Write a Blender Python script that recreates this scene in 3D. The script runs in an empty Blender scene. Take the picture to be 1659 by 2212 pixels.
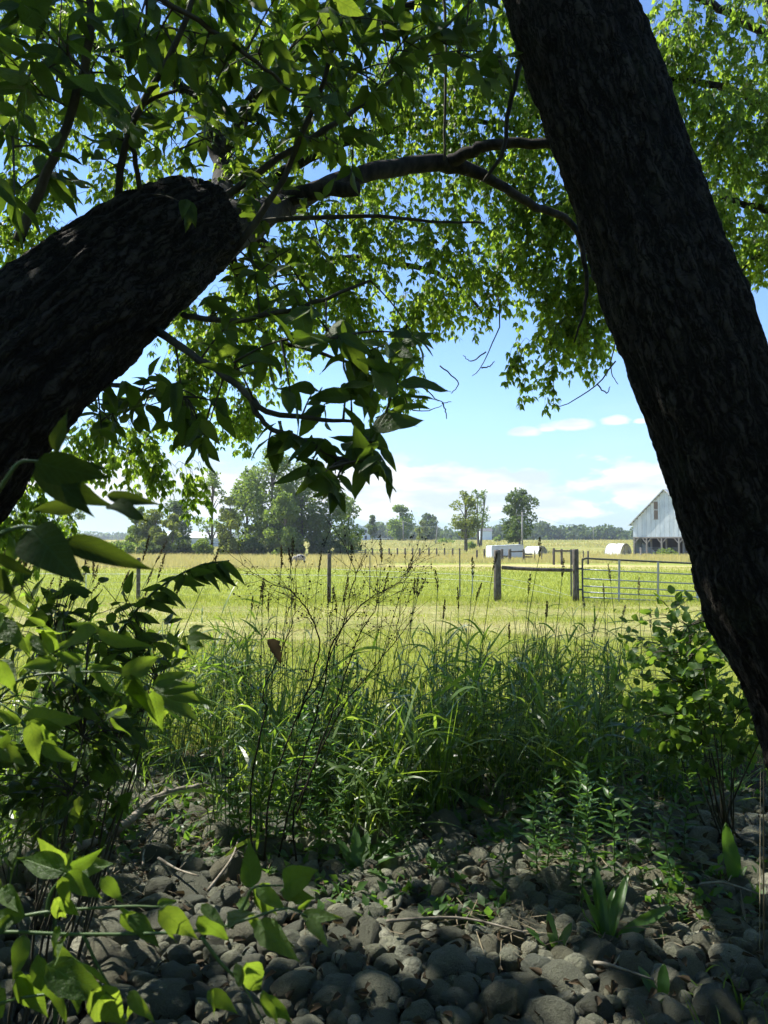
import bpy, math, random
import numpy as np
from mathutils import Vector, Matrix

RNG = np.random.default_rng(11)
random.seed(5)
R = math.radians
C = bpy.context.scene.collection
SC = bpy.context.scene

# ------------------------------------------------------------------ camera
CAM_H = 1.75
PITCH = math.atan(63 / 1659)
cam = bpy.data.cameras.new('camera')
cam.sensor_fit = 'HORIZONTAL'; cam.sensor_width = 36; cam.lens = 36
cam.clip_start = 0.05; cam.clip_end = 6000
cam.dof.use_dof = True; cam.dof.focus_distance = 6.0; cam.dof.aperture_fstop = 15
cam_o = bpy.data.objects.new('camera', cam); C.objects.link(cam_o)
cam_o.location = (0, 0, CAM_H); cam_o.rotation_euler = (R(90) + PITCH, 0, 0)
SC.camera = cam_o

# ------------------------------------------------------------------ light
SUN_EL, SUN_AZ = 50, -62          # azimuth measured clockwise from the view direction (+Y)
w = bpy.data.worlds.new('World'); SC.world = w; w.use_nodes = True
nt = w.node_tree; N = nt.nodes; L = nt.links; N.clear()
out = N.new('ShaderNodeOutputWorld'); bg = N.new('ShaderNodeBackground'); bg.inputs[1].default_value = 0.096
sky = N.new('ShaderNodeTexSky'); sky.sky_type = 'NISHITA'; sky.sun_disc = False
sky.sun_elevation = R(SUN_EL); sky.sun_rotation = R(SUN_AZ); sky.dust_density = 0.05; sky.ozone_density = 1.2; sky.altitude = 100
tc = N.new('ShaderNodeTexCoord'); sep = N.new('ShaderNodeSeparateXYZ'); L.new(tc.outputs['Generated'], sep.inputs[0])
def wm(op, a, b=None, c=None):
    n = N.new('ShaderNodeMath'); n.operation = op
    for i, v in enumerate((a, b, c)):
        if v is None: continue
        if isinstance(v, (int, float)): n.inputs[i].default_value = v
        else: L.new(v, n.inputs[i])
    return n.outputs[0]
def wsmooth(v, a, b):
    n = N.new('ShaderNodeMapRange'); n.interpolation_type = 'SMOOTHSTEP'
    L.new(v, n.inputs[0]); n.inputs[1].default_value = a; n.inputs[2].default_value = b
    return n.outputs[0]
az = wm('ARCTAN2', sep.outputs[0], sep.outputs[1]); el = wm('ARCSINE', sep.outputs[2])
def cloud_noise(sx, sy, off, detail, rough, scale):
    cb = N.new('ShaderNodeCombineXYZ'); L.new(wm('MULTIPLY', az, sx), cb.inputs[0]); L.new(wm('MULTIPLY', el, sy), cb.inputs[1]); cb.inputs[2].default_value = off
    n = N.new('ShaderNodeTexNoise'); n.inputs['Scale'].default_value = scale; n.inputs['Detail'].default_value = detail; n.inputs['Roughness'].default_value = rough
    L.new(cb.outputs[0], n.inputs[0]); return n.outputs[0]
n1 = cloud_noise(6, 16, 3.1, 7, 0.6, 1.0)
band = wm('MULTIPLY', wsmooth(el, 0.005, 0.045), wsmooth(el, 0.135, 0.075))
cov1 = wsmooth(wm('ADD', n1, wm('MULTIPLY', band, 0.20)), 0.57, 0.64)
cov1 = wm('MULTIPLY', cov1, band)
n2 = cloud_noise(9, 34, 8.4, 6, 0.55, 1.0)
band2 = wm('MULTIPLY', wsmooth(el, 0.130, 0.142), wsmooth(el, 0.168, 0.150))
wob = wm('MULTIPLY', wm('SUBTRACT', cloud_noise(30, 60, 4.2, 6, .6, 1.0), .5), 2.6)
cov2 = None
for ca, ce, sa, se in [(.182, .1385, .021, .0075), (.236, .1455, .034, .0085), (.212, .142, .012, .005), (.294, .149, .019, .0075), (.325, .1475, .010, .004), (-.55, .15, .05, .01), (.72, .16, .06, .011), (1.3, .15, .05, .012), (-1.4, .14, .06, .01), (2.4, .15, .06, .012), (-2.5, .15, .05, .012)]:
    dx = wm('DIVIDE', wm('SUBTRACT', az, ca), sa); dy = wm('DIVIDE', wm('SUBTRACT', el, ce), se); dy = wm('MULTIPLY', dy, wm('ADD', 1.0, wm('MULTIPLY', wm('LESS_THAN', dy, 0.0), .5)))
    r2 = wm('ADD', wm('MULTIPLY', dx, dx), wm('MULTIPLY', dy, dy)); p_ = wsmooth(wm('ADD', r2, wob), 1.5, .3); cov2 = p_ if cov2 is None else wm('MAXIMUM', cov2, p_)
haze_b = wm('MULTIPLY', wsmooth(el, 0.20, -0.02), 0.8)
n3 = cloud_noise(2.2, 7, 1.7, 5, 0.5, 1.0)
veil = wm('MULTIPLY', wm('MULTIPLY', wsmooth(n3, 0.35, 0.75), wsmooth(el, 0.30, 0.03)), 0.12)
cov = wm('MAXIMUM', wm('MAXIMUM', cov1, cov2), veil)
shade = cloud_noise(10, 40, 5.5, 4, 0.5, 1.0)
cr = N.new('ShaderNodeMix'); cr.data_type = 'RGBA'
L.new(wsmooth(shade, 0.35, 0.65), cr.inputs[0])
cr.inputs[6].default_value = (3.7, 4.3, 4.7, 1); cr.inputs[7].default_value = (5.9, 6.0, 6.0, 1)
mx = N.new('ShaderNodeMix'); mx.data_type = 'RGBA'
L.new(wm('MINIMUM', cov, 0.97), mx.inputs[0]); tint = N.new('ShaderNodeMix'); tint.data_type = 'RGBA'; tint.blend_type = 'MULTIPLY'; tint.inputs[0].default_value = 1; tint.inputs[7].default_value = (.80, .94, 1.14, 1); L.new(sky.outputs[0], tint.inputs[6])
hm = N.new('ShaderNodeMix'); hm.data_type = 'RGBA'; hm.inputs[7].default_value = (2.2, 3.15, 3.9, 1); L.new(haze_b, hm.inputs[0]); L.new(tint.outputs[2], hm.inputs[6])
L.new(hm.outputs[2], mx.inputs[6]); L.new(cr.outputs[2], mx.inputs[7])
L.new(mx.outputs[2], bg.inputs[0]); L.new(bg.outputs[0], out.inputs[0])

sun = bpy.data.lights.new('sun', 'SUN'); sun.energy = 4.6; sun.angle = R(0.5); sun.color = (1, 0.955, 0.86)
sun_o = bpy.data.objects.new('sun', sun); C.objects.link(sun_o)
SUND = Vector((math.sin(R(SUN_AZ)) * math.cos(R(SUN_EL)), math.cos(R(SUN_AZ)) * math.cos(R(SUN_EL)), math.sin(R(SUN_EL))))
sun_o.rotation_euler = SUND.to_track_quat('Z', 'Y').to_euler(); sun_o.location = (-8, 4, 12)
SC.view_settings.view_transform = 'Standard'; SC.view_settings.look = 'None'; SC.view_settings.gamma = 1
SC.view_settings.exposure = 1.2
SC.cycles.use_denoising = True
SC.cycles.use_adaptive_sampling = True; SC.cycles.adaptive_threshold = 0.03
SC.cycles.max_bounces = 5; SC.cycles.diffuse_bounces = 3; SC.cycles.transmission_bounces = 4; SC.cycles.volume_bounces = 0

# ------------------------------------------------------------------ helpers
UP = np.array([0, math.cos(PITCH) * 0 - math.sin(PITCH), math.cos(PITCH)])
FW = np.array([0, math.cos(PITCH), math.sin(PITCH)])
def Wp(vx, vy, d):
    """a viewing direction (in the photo's 1659 x 2212 grid) carried out to distance d in front of the camera"""
    ray = FW + (vx - 829.5) / 1659 * np.array([1., 0, 0]) - (vy - 1106) / 1659 * UP
    return np.array([0, 0, CAM_H]) + ray * (d / ray[1])
def gz(y):
    return float(np.interp(y, [0, 40, 80, 112, 150, 260, 400, 2500], [0, 0, -.28, -.30, .15, 2.0, 2.4, 4.0]))
def Gp(vx, d):
    p = Wp(vx, 1169, d); return np.array([p[0], d, gz(d)])
def norm(v):
    v = np.asarray(v, float); n = np.linalg.norm(v, axis=-1, keepdims=True); return v / np.maximum(n, 1e-9)

def _h(ix, iy, iz):
    n = (ix.astype(np.int64) * 374761393 + iy.astype(np.int64) * 668265263 + iz.astype(np.int64) * 2147483647) & 0xffffffff
    n = ((n ^ (n >> 13)) * 1274126177) & 0xffffffff
    return ((n ^ (n >> 16)) & 0xffff) / 65535.0
def vnoise(p):
    i = np.floor(p); f = p - i; f = f * f * (3 - 2 * f); i = i.astype(np.int64)
    x, y, z = i[:, 0], i[:, 1], i[:, 2]; fx, fy, fz = f[:, 0], f[:, 1], f[:, 2]
    def l(a, b, t): return a + (b - a) * t
    return l(l(l(_h(x, y, z), _h(x + 1, y, z), fx), l(_h(x, y + 1, z), _h(x + 1, y + 1, z), fx), fy),
             l(l(_h(x, y, z + 1), _h(x + 1, y, z + 1), fx), l(_h(x, y + 1, z + 1), _h(x + 1, y + 1, z + 1), fx), fy), fz)
def fbm(p, o=4):
    s = 0; a = .5; t = 0
    for k in range(o):
        s = s + a * vnoise(p * 2 ** k + k * 17.3); t += a; a *= .5
    return s / t

def mesh_np(name, v, f, smooth=True):
    v = np.asarray(v, np.float32); f = np.asarray(f, np.int32)
    me = bpy.data.meshes.new(name)
    k = f.shape[1]
    me.vertices.add(len(v)); me.vertices.foreach_set('co', v.ravel())
    me.loops.add(f.size); me.loops.foreach_set('vertex_index', f.ravel())
    me.polygons.add(len(f)); me.polygons.foreach_set('loop_start', np.arange(0, f.size, k, dtype=np.int32))
    me.polygons.foreach_set('use_smooth', np.full(len(f), smooth))
    me.update(calc_edges=True)
    return me

class MB:
    """collects triangles, links them as ONE mesh object"""
    def __init__(s): s.v = []; s.f = []; s.n = 0
    def add(s, v, f):
        v = np.asarray(v, float).reshape(-1, 3); f = np.asarray(f, int)
        if f.shape[1] == 4: f = np.concatenate([f[:, [0, 1, 2]], f[:, [0, 2, 3]]])
        s.v.append(v); s.f.append(f + s.n); s.n += len(v); return s
    def box(s, c, size, rot=None):
        x, y, z = np.array(size) / 2
        v = np.array([[a * x, b * y, g * z] for a in (-1, 1) for b in (-1, 1) for g in (-1, 1)])
        if rot is not None: v = v @ np.asarray(rot).T
        f = [[0, 1, 3, 2], [4, 6, 7, 5], [0, 4, 5, 1], [2, 3, 7, 6], [0, 2, 6, 4], [1, 5, 7, 3]]
        return s.add(v + np.asarray(c), f)
    def bar(s, a, b, w, h, up=(0, 0, 1)):
        a = np.asarray(a, float); b = np.asarray(b, float); X = norm(b - a); U = np.asarray(up, float)
        if abs(X @ U) > .95: U = np.array([0, 1., 0])
        Y = norm(np.cross(U, X)); Z = np.cross(X, Y)
        return s.box((a + b) / 2, (np.linalg.norm(b - a), w, h), np.stack([X, Y, Z], 1))
    def tube(s, path, rad, sides=6, cap=True):
        v, f = tube(path, rad, sides, cap); return s.add(v, f)
    def mesh(s, name, smooth=True): return mesh_np(name, np.concatenate(s.v), np.concatenate(s.f), smooth)
    def build(s, name, mat, parent=None, smooth=False, loc=None):
        v = np.concatenate(s.v)
        if parent is not None and loc is None: v = v - np.array(parent.get('_o', (0, 0, 0)))
        if loc is not None: v = v - np.asarray(loc)
        me = mesh_np(name, v, np.concatenate(s.f), smooth)
        o = link(name, me, mat, parent, loc if loc is not None else (0, 0, 0))
        if parent is not None: o['_o'] = list(parent.get('_o', (0, 0, 0)))
        return o

def link(name, me, mat, parent=None, loc=(0, 0, 0)):
    o = bpy.data.objects.new(name, me)
    if mat is not None and not me.materials: me.materials.append(mat)
    C.objects.link(o); o.location = loc
    if parent is not None: o.parent = parent
    return o
ORIG = {}
def thing(name, label, cat, loc=(0, 0, 0), group=None):
    o = bpy.data.objects.new(name, None); C.objects.link(o); o.empty_display_size = .1
    o.location = loc; tag(o, label, cat, group); o['_o'] = [float(x) for x in loc]; return o
def tag(o, label, cat, group=None):
    o['label'] = label; o['category'] = cat
    if group: o['group'] = group
    return o
def structure(o): o['kind'] = 'structure'; return o
def stuff(o): o['kind'] = 'stuff'; return o

def frames(path):
    path = np.asarray(path, float); T = norm(np.gradient(path, axis=0))
    u = np.array([0, 0, 1.]) if abs(T[0, 2]) < .9 else np.array([1., 0, 0])
    U = []; 
    for t in T:
        u = u - t * (u @ t); u = u / max(np.linalg.norm(u), 1e-9); U.append(u)
    U = np.array(U); return T, U, np.cross(T, U)
def tube(path, rad, sides=6, cap=True):
    path = np.asarray(path, float); n = len(path); rad = np.broadcast_to(np.asarray(rad, float), (n,))
    T, U, V = frames(path); a = np.arange(sides) * 2 * math.pi / sides
    v = path[:, None] + rad[:, None, None] * (np.cos(a)[None, :, None] * U[:, None] + np.sin(a)[None, :, None] * V[:, None])
    v = v.reshape(-1, 3); i = np.arange(n - 1)[:, None] * sides; j = np.arange(sides)[None]; j2 = (j + 1) % sides
    q = np.stack([i + j, i + j2, i + sides + j2, i + sides + j], -1).reshape(-1, 4)
    f = np.concatenate([q[:, [0, 1, 2]], q[:, [0, 2, 3]]])
    if cap:
        v = np.concatenate([v, path[:1], path[-1:]]); jj = np.arange(sides); k2 = (jj + 1) % sides
        f = np.concatenate([f, np.stack([k2, jj, np.full(sides, n * sides)], 1),
                            np.stack([(n - 1) * sides + jj, (n - 1) * sides + k2, np.full(sides, n * sides + 1)], 1)])
    return v, f
def spline(pts, n):
    """Catmull-Rom through the points (any columns)"""
    p = np.asarray(pts, float); p = np.concatenate([[2 * p[0] - p[1]], p, [2 * p[-1] - p[-2]]])
    m = len(p) - 3; t = np.linspace(0, m - 1e-6, n); i = t.astype(int); u = (t - i)[:, None]
    a, b, c, d = p[i], p[i + 1], p[i + 2], p[i + 3]
    return .5 * ((2 * b) + (c - a) * u + (2 * a - 5 * b + 4 * c - d) * u ** 2 + (3 * b - a - 3 * c + d) * u ** 3)
def inst(tv, tf, pos, X, Nn, L_, Wd=None):
    """copies of a template (x along, y across, z normal) -> one vertex/face array"""
    pos = np.asarray(pos); n = len(pos); X = norm(X); Y = norm(np.cross(Nn, X)); Z = np.cross(X, Y)
    L_ = np.broadcast_to(L_, (n,)); Wd = L_ if Wd is None else np.broadcast_to(Wd, (n,))
    v = pos[:, None] + tv[None, :, 0, None] * (X * L_[:, None])[:, None] + tv[None, :, 1, None] * (Y * Wd[:, None])[:, None] + tv[None, :, 2, None] * (Z * L_[:, None])[:, None]
    f = tf[None] + (np.arange(n) * len(tv))[:, None, None]
    return v.reshape(-1, 3), f.reshape(-1, tf.shape[1])
def mat4(pos, X, Nn, L_, Wd):
    X = norm(X); Y = norm(np.cross(Nn, X)); Z = np.cross(X, Y)
    return Matrix(((X[0] * L_, Y[0] * Wd, Z[0] * L_, pos[0]), (X[1] * L_, Y[1] * Wd, Z[1] * L_, pos[1]), (X[2] * L_, Y[2] * Wd, Z[2] * L_, pos[2]), (0, 0, 0, 1)))
def rdir(n, zb=0.0):
    v = RNG.normal(size=(n, 3)); v[:, 2] += zb; return norm(v)

# ------------------------------------------------------------------ materials
def newmat(name):
    m = bpy.data.materials.new(name); m.use_nodes = True; t = m.node_tree; t.nodes.clear()
    o = t.nodes.new('ShaderNodeOutputMaterial'); return m, t, o
class NT:
    def __init__(s, t): s.t = t
    def n(s, typ, **k):
        x = s.t.nodes.new(typ)
        for a, b in k.items(): setattr(x, a, b)
        return x
    def set(s, sock, v):
        if v is None: return
        if hasattr(v, 'is_output'): s.t.links.new(v, sock)
        elif isinstance(v, (tuple, list)) and len(v) == 3 and sock.type == 'RGBA': sock.default_value = (*v, 1)
        else: sock.default_value = v
    def math(s, op, a, b=None, c=None):
        x = s.n('ShaderNodeMath', operation=op)
        for i, v in enumerate((a, b, c)): s.set(x.inputs[i], v)
        return x.outputs[0]
    def mix(s, f, a, b, blend='MIX'):
        x = s.n('ShaderNodeMix', data_type='RGBA', blend_type=blend); s.set(x.inputs[0], f); s.set(x.inputs[6], a); s.set(x.inputs[7], b); return x.outputs[2]
    def mapr(s, v, a, b, c=0., d=1., smooth=True):
        x = s.n('ShaderNodeMapRange', interpolation_type='SMOOTHSTEP' if smooth else 'LINEAR'); s.set(x.inputs[0], v)
        for i, k in enumerate((a, b, c, d)): s.set(x.inputs[i + 1], k)
        return x.outputs[0]
    def noise(s, vec, scale, detail=4, rough=.55, dist=0.):
        x = s.n('ShaderNodeTexNoise'); s.set(x.inputs['Vector'], vec); x.inputs['Scale'].default_value = scale
        x.inputs['Detail'].default_value = detail; x.inputs['Roughness'].default_value = rough; x.inputs['Distortion'].default_value = dist; return x.outputs[0]
    def obj(s): return s.n('ShaderNodeTexCoord').outputs['Object']
    def pos(s): return s.n('ShaderNodeNewGeometry').outputs['Position']
    def scalev(s, vec, sc):
        x = s.n('ShaderNodeMapping'); s.set(x.inputs[0], vec); x.inputs['Scale'].default_value = sc; return x.outputs[0]
    def rand(s):
        a = s.n('ShaderNodeNewGeometry').outputs['Random Per Island']; b = s.n('ShaderNodeObjectInfo').outputs['Random']
        return s.math('FRACT', s.math('ADD', a, b))
    def bump(s, h, strength, dist):
        x = s.n('ShaderNodeBump'); s.set(x.inputs['Height'], h); x.inputs['Strength'].default_value = strength; x.inputs['Distance'].default_value = dist; return x.outputs[0]
    def bsdf(s, col, rough=.7, spec=.3, normal=None, metal=0.):
        x = s.n('ShaderNodeBsdfPrincipled'); s.set(x.inputs['Base Color'], col); s.set(x.inputs['Roughness'], rough)
        x.inputs['Specular IOR Level'].default_value = spec; x.inputs['Metallic'].default_value = metal
        if normal is not None: s.set(x.inputs['Normal'], normal)
        return x.outputs[0]
    def ramp(s, v, stops):
        x = s.n('ShaderNodeValToRGB'); s.set(x.inputs[0], v); e = x.color_ramp.elements
        while len(e) < len(stops): e.new(.5)
        for q, (p, c) in zip(e, stops): q.position = p; q.color = (*c, 1)
        return x.outputs[0]

def leaf_mat(name, cols, trans, mixf=.5, rough=.5, spec=.25, veins=True, ribs=False):
    m, t, o = newmat(name); g = NT(t); r = g.rand()
    col = g.ramp(r, [(i / (len(cols) - 1), c) for i, c in enumerate(cols)])
    if veins:
        nz = g.noise(g.obj(), 30, 3); col = g.mix(g.mapr(nz, .35, .7, 0, .35), col, (cols[0][0] * .6, cols[0][1] * .6, cols[0][2] * .6))
    r2 = g.math('FRACT', g.math('MULTIPLY', r, 7.31))
    tr = g.ramp(r2, [(i / (len(trans) - 1), c) for i, c in enumerate(trans)])
    nrm_ = None
    if ribs:      # leaf local space: x runs along the blade, y across
        sp = g.n('ShaderNodeSeparateXYZ'); t.links.new(g.obj(), sp.inputs[0]); ay = g.math('ABSOLUTE', sp.outputs[1])
        wv = g.math('SINE', g.math('MULTIPLY', g.math('SUBTRACT', sp.outputs[0], g.math('MULTIPLY', ay, 1.1)), 58.))
        rib = g.math('MAXIMUM', g.mapr(wv, .80, 1.), g.mapr(ay, .016, .004)); bl = g.noise(g.obj(), 7, 4, .6)
        col = g.mix(g.math('MULTIPLY', rib, .55), col, tuple(min(1, x * 2.6) for x in cols[-1])); tr = g.mix(g.math('MULTIPLY', rib, .5), tr, tuple(x * .45 for x in trans[0]))
        tr = g.mix(g.mapr(bl, .45, .75, 0, .55), tr, trans[0]); brown = g.mapr(g.noise(g.obj(), 13, 3, .6), .70, .76, 0, .8); col = g.mix(brown, col, (.10, .07, .03)); tr = g.mix(brown, tr, (.10, .07, .02))
        nrm_ = g.bump(g.math('SUBTRACT', bl, g.math('MULTIPLY', rib, .6)), .35, .03)
    b = g.bsdf(col, rough, spec, nrm_)
    tl = g.n('ShaderNodeBsdfTranslucent'); g.set(tl.inputs[0], tr)
    ms = g.n('ShaderNodeMixShader'); ms.inputs[0].default_value = mixf
    t.links.new(b, ms.inputs[1]); t.links.new(tl.outputs[0], ms.inputs[2]); t.links.new(ms.outputs[0], o.inputs[0]); return m
M = {}
M['leaf'] = leaf_mat('box_elder_leaf', [(.026, .050, .012), (.040, .078, .016), (.055, .10, .02)], [(.19, .33, .025), (.33, .50, .04), (.48, .63, .066)], .58)  # lit copy of the leaf: sunlight in the crown raised by colour
M['leaf_near'] = leaf_mat('near_leaf', [(.024, .050, .013), (.036, .070, .016), (.048, .088, .02)], [(.09, .16, .013), (.15, .24, .018), (.25, .35, .028)], .45, .5, .22, ribs=True)  # shaded copy of the box elder leaf, shade put into its colours; mass likewise
M['leaf_near_mass'] = leaf_mat('near_leaf_mass', [(.024, .050, .013), (.036, .070, .016), (.048, .088, .02)], [(.09, .16, .013), (.15, .24, .018), (.25, .35, .028)], .45, .5, .22)
M['leaf_bush'] = leaf_mat('bush_leaf', [(.035, .08, .022), (.06, .115, .03)], [(.17, .30, .025), (.28, .42, .035)], .48, .5, .28)
M['grass_tall'] = leaf_mat('tall_grass_blade', [(.048, .10, .022), (.075, .14, .03), (.11, .18, .045)], [(.18, .32, .024), (.28, .43, .035), (.40, .52, .06)], .5, .38, .5, veins=False)
M['grass_lawn'] = leaf_mat('lawn_blade', [(.15, .18, .026), (.22, .25, .045), (.30, .30, .075)], [(.35, .42, .045), (.45, .50, .065), (.54, .55, .12)], .5, .6, .2, veins=False)
M['straw'] = leaf_mat('dry_straw', [(.30, .25, .11), (.40, .34, .16), (.50, .44, .24)], [(.34, .29, .11), (.44, .38, .15)], .35, .7, .2, veins=False)
M['meadow'] = leaf_mat('ripe_meadow_grass', [(.42, .36, .14), (.52, .45, .19), (.40, .39, .13)], [(.56, .49, .17), (.64, .56, .22), (.52, .52, .15)], .4, .7, .2, veins=False)
M['weed'] = leaf_mat('weed_leaf', [(.04, .10, .02), (.06, .13, .03)], [(.14, .30, .03), (.22, .40, .04)], .45, .42, .45)
M['far_leaf'] = leaf_mat('far_tree_leaf', [(.075, .125, .036), (.11, .165, .042), (.145, .20, .05)], [(.22, .34, .042), (.33, .45, .055)], .47, .6, .25, veins=False)
M['far_leaf_dark'] = leaf_mat('far_dark_leaf', [(.052, .085, .034), (.080, .118, .042)], [(.13, .21, .034), (.20, .28, .045)], .42, .6, .25, veins=False)
M['far_leaf_yellow'] = leaf_mat('far_yellow_leaf', [(.11, .145, .034), (.17, .20, .045)], [(.28, .36, .045), (.38, .44, .06)], .45, .6, .25, veins=False)
M['dry'] = leaf_mat('withered_leaf', [(.055, .042, .028), (.10, .075, .048)], [(.07, .05, .025), (.10, .075, .035)], .25, .8, .1)

def bark_mat(name, dark, light, sc=1., green=.0):
    m, t, o = newmat(name); g = NT(t); p = g.obj()
    a = g.noise(g.scalev(p, (sc, sc, sc * .4)), 18, 6, .65); b = g.noise(p, 5, 3)
    col = g.mix(g.mapr(a, .35, .7), dark, light)
    col = g.mix(g.mapr(b, .55, .75, 0, green), col, (.07, .09, .04))
    n = g.bump(g.noise(p, 90, 5, .6), .5, .006)
    t.links.new(g.bsdf(col, .9, .15, n), o.inputs[0]); return m
M['bark'] = bark_mat('furrowed_bark', (.012, .0105, .009), (.050, .044, .036), 1, .25)
def trunk_mat():
    m, t, o = newmat('deep_furrowed_bark'); g = NT(t); at = g.n('ShaderNodeAttribute'); at.attribute_name = 'bark_co'; v = at.outputs['Vector']; rg = g.n('ShaderNodeAttribute'); rg.attribute_name = 'ridge'
    wv = g.n('ShaderNodeVectorMath', operation='ADD'); nz = g.n('ShaderNodeTexNoise'); nz.inputs['Scale'].default_value = 14; g.set(nz.inputs['Vector'], v); sc = g.n('ShaderNodeVectorMath', operation='SCALE'); sc.inputs['Scale'].default_value = .05; t.links.new(nz.outputs['Color'], sc.inputs[0]); t.links.new(v, wv.inputs[0]); t.links.new(sc.outputs[0], wv.inputs[1])
    a = g.noise(g.scalev(wv.outputs[0], (1, 1, .16)), 46, 6, .6); fis = g.mapr(g.math('ABSOLUTE', g.math('SUBTRACT', a, .5)), 0., .10); b = g.noise(g.scalev(wv.outputs[0], (1, 1, .45)), 120, 5, .65); big = g.noise(v, 3.5, 4, .6)
    crack = g.math('ABSOLUTE', g.math('SUBTRACT', g.noise(g.scalev(wv.outputs[0], (.5, .5, 1)), 30, 4), .5)); crack = g.mapr(crack, 0., .05)
    hgt = g.math('ADD', g.math('MULTIPLY', fis, .7), g.math('ADD', g.math('MULTIPLY', b, .5), g.math('MULTIPLY', crack, .25)))
    col = g.mix(g.mapr(hgt, .35, 1.2), (.014, .012, .010), (.064, .056, .045)); col = g.mix(g.math('MULTIPLY', rg.outputs['Fac'], .75), col, (.012, .011, .0095)); col = g.mix(g.mapr(big, .56, .74, 0, .4), col, (.045, .055, .028)); col = g.mix(g.mapr(g.noise(v, 22, 4, .7), .66, .74, 0, .5), col, (.10, .105, .085))
    t.links.new(g.bsdf(col, .92, .12, g.bump(hgt, 1., .012)), o.inputs[0]); return m
M['trunk'] = trunk_mat()
M['bark_far'] = bark_mat('grey_bark', (.09, .08, .065), (.16, .14, .115))
M['twig'] = bark_mat('twig_bark', (.045, .04, .03), (.09, .085, .06))
M['dead_stem'] = bark_mat('dead_weed_stem', (.022, .019, .014), (.05, .043, .03))
M['pale_wood'] = bark_mat('weathered_branch', (.15, .13, .10), (.30, .27, .22))
M['post'] = bark_mat('weathered_post', (.075, .065, .055), (.17, .15, .125), 1)
M['stem'] = leaf_mat('green_stem', [(.06, .12, .03), (.09, .15, .05)], [(.1, .2, .03), (.15, .25, .04)], .15, .5, .4, veins=False)
def stone_mat():
    m, t, o = newmat('field_stone'); g = NT(t); r = g.rand(); p = g.obj()
    col = g.ramp(r, [(0, (0.118, 0.126, 0.087)), (0.15, (0.212, 0.218, 0.145)), (0.3, (0.296, 0.302, 0.213)), (0.45, (0.134, 0.148, 0.099)), (0.58, (0.245, 0.231, 0.145)), (0.7, (0.152, 0.173, 0.134)), (0.82, (0.406, 0.402, 0.297)), (0.92, (0.186, 0.184, 0.115)), (1, (0.092, 0.101, 0.073))])
    sp = g.noise(p, 22, 6, .7); col = g.mix(g.mapr(sp, .38, .66, 0, .55), col, (.10, .098, .08))
    sp2 = g.noise(p, 60, 3, .6); col = g.mix(g.mapr(sp2, .60, .72, 0, .6), col, (.30, .29, .26))
    big = g.noise(p, 5, 3); col = g.mix(g.mapr(big, .5, .75, 0, .35), col, (.085, .09, .055))
    n = g.bump(g.math('ADD', g.noise(p, 9, 8, .75), g.math('MULTIPLY', sp, .5)), .9, .12)
    t.links.new(g.bsdf(col, .78, .3, n), o.inputs[0]); return m
M['stone'] = stone_mat()
def plain(name, col, rough=.6, spec=.3, nz=.25, sc=8., metal=0.):
    m, t, o = newmat(name); g = NT(t); p = g.obj(); a = g.noise(p, sc, 5, .6)
    c = g.mix(g.mapr(a, .3, .75, 0, nz), col, tuple(x * .55 for x in col))
    t.links.new(g.bsdf(c, rough, spec, g.bump(a, .15, .02), metal), o.inputs[0]); return m
M['white'] = plain('white_paint', (.50, .55, .60), .45, .4, .15, 3)  # white dimmed and blued: shade on the trailer front is in the colour
M['white_tarp'] = plain('white_tarpaulin', (.66, .66, .64), .55, .3, .12, 2)
M['galv'] = plain('galvanised_tube', (.30, .32, .33), .38, .5, .3, 20, .6)
M['gate_dark'] = plain('worn_dark_tube', (.06, .062, .06), .5, .4, .3, 10)
M['wire'] = plain('fence_wire', (.20, .20, .19), .5, .4, .2, 5)
M['rope'] = plain('white_rope', (.72, .72, .68), .7, .2, .1, 5)
M['black'] = plain('black_rubber', (.03, .03, .03), .7, .2)
M['glass'] = plain('dark_glass', (.04, .055, .07), .15, .6, .1)
M['house'] = plain('white_siding', (.62, .70, .78), .7, .2, .1, 1)
M['roof_dark'] = plain('grey_shingle', (.16, .16, .165), .8, .2, .3, 3)
M['pole'] = plain('weathered_pole', (.28, .27, .25), .85, .2, .3, 3)
M['wool'] = plain('grey_wool', (.36, .34, .30), .95, .1, .4, 18)
M['sheep_dark'] = plain('dark_fleece', (.10, .09, .08), .9, .1, .3, 12)
M['barn_post'] = plain('old_timber', (.26, .245, .22), .85, .2, .35, 6)
M['barn_in'] = plain('barn_boards', (.11, .095, .08), .9, .1, .4, 3)
M['board'] = plain('bare_boards', (.20, .165, .13), .9, .1, .4, 4)
M['concrete'] = plain('concrete_sill', (.40, .39, .36), .85, .2, .3, 3)
def sheet_mat():
    m, t, o = newmat('corrugated_metal'); g = NT(t); p = g.obj()
    a = g.noise(g.scalev(p, (1, 1, .25)), 1.6, 5, .65); b = g.noise(p, .5, 3); r = g.rand()
    c = g.mix(g.mapr(a, .3, .75), (.44, .52, .57), (.64, .70, .72)); c = g.mix(g.math('MULTIPLY', r, .45), c, (.72, .76, .76)); c = g.mix(g.mapr(b, .50, .70, 0, .5), c, (.34, .40, .45)); c = g.mix(g.mapr(g.noise(g.scalev(p, (1, 1, .12)), 3.2, 5, .7), .60, .74, 0, .6), c, (.30, .24, .19))
    t.links.new(g.bsdf(c, .5, .4, None, .35), o.inputs[0]); return m
M['sheet'] = sheet_mat()
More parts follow.
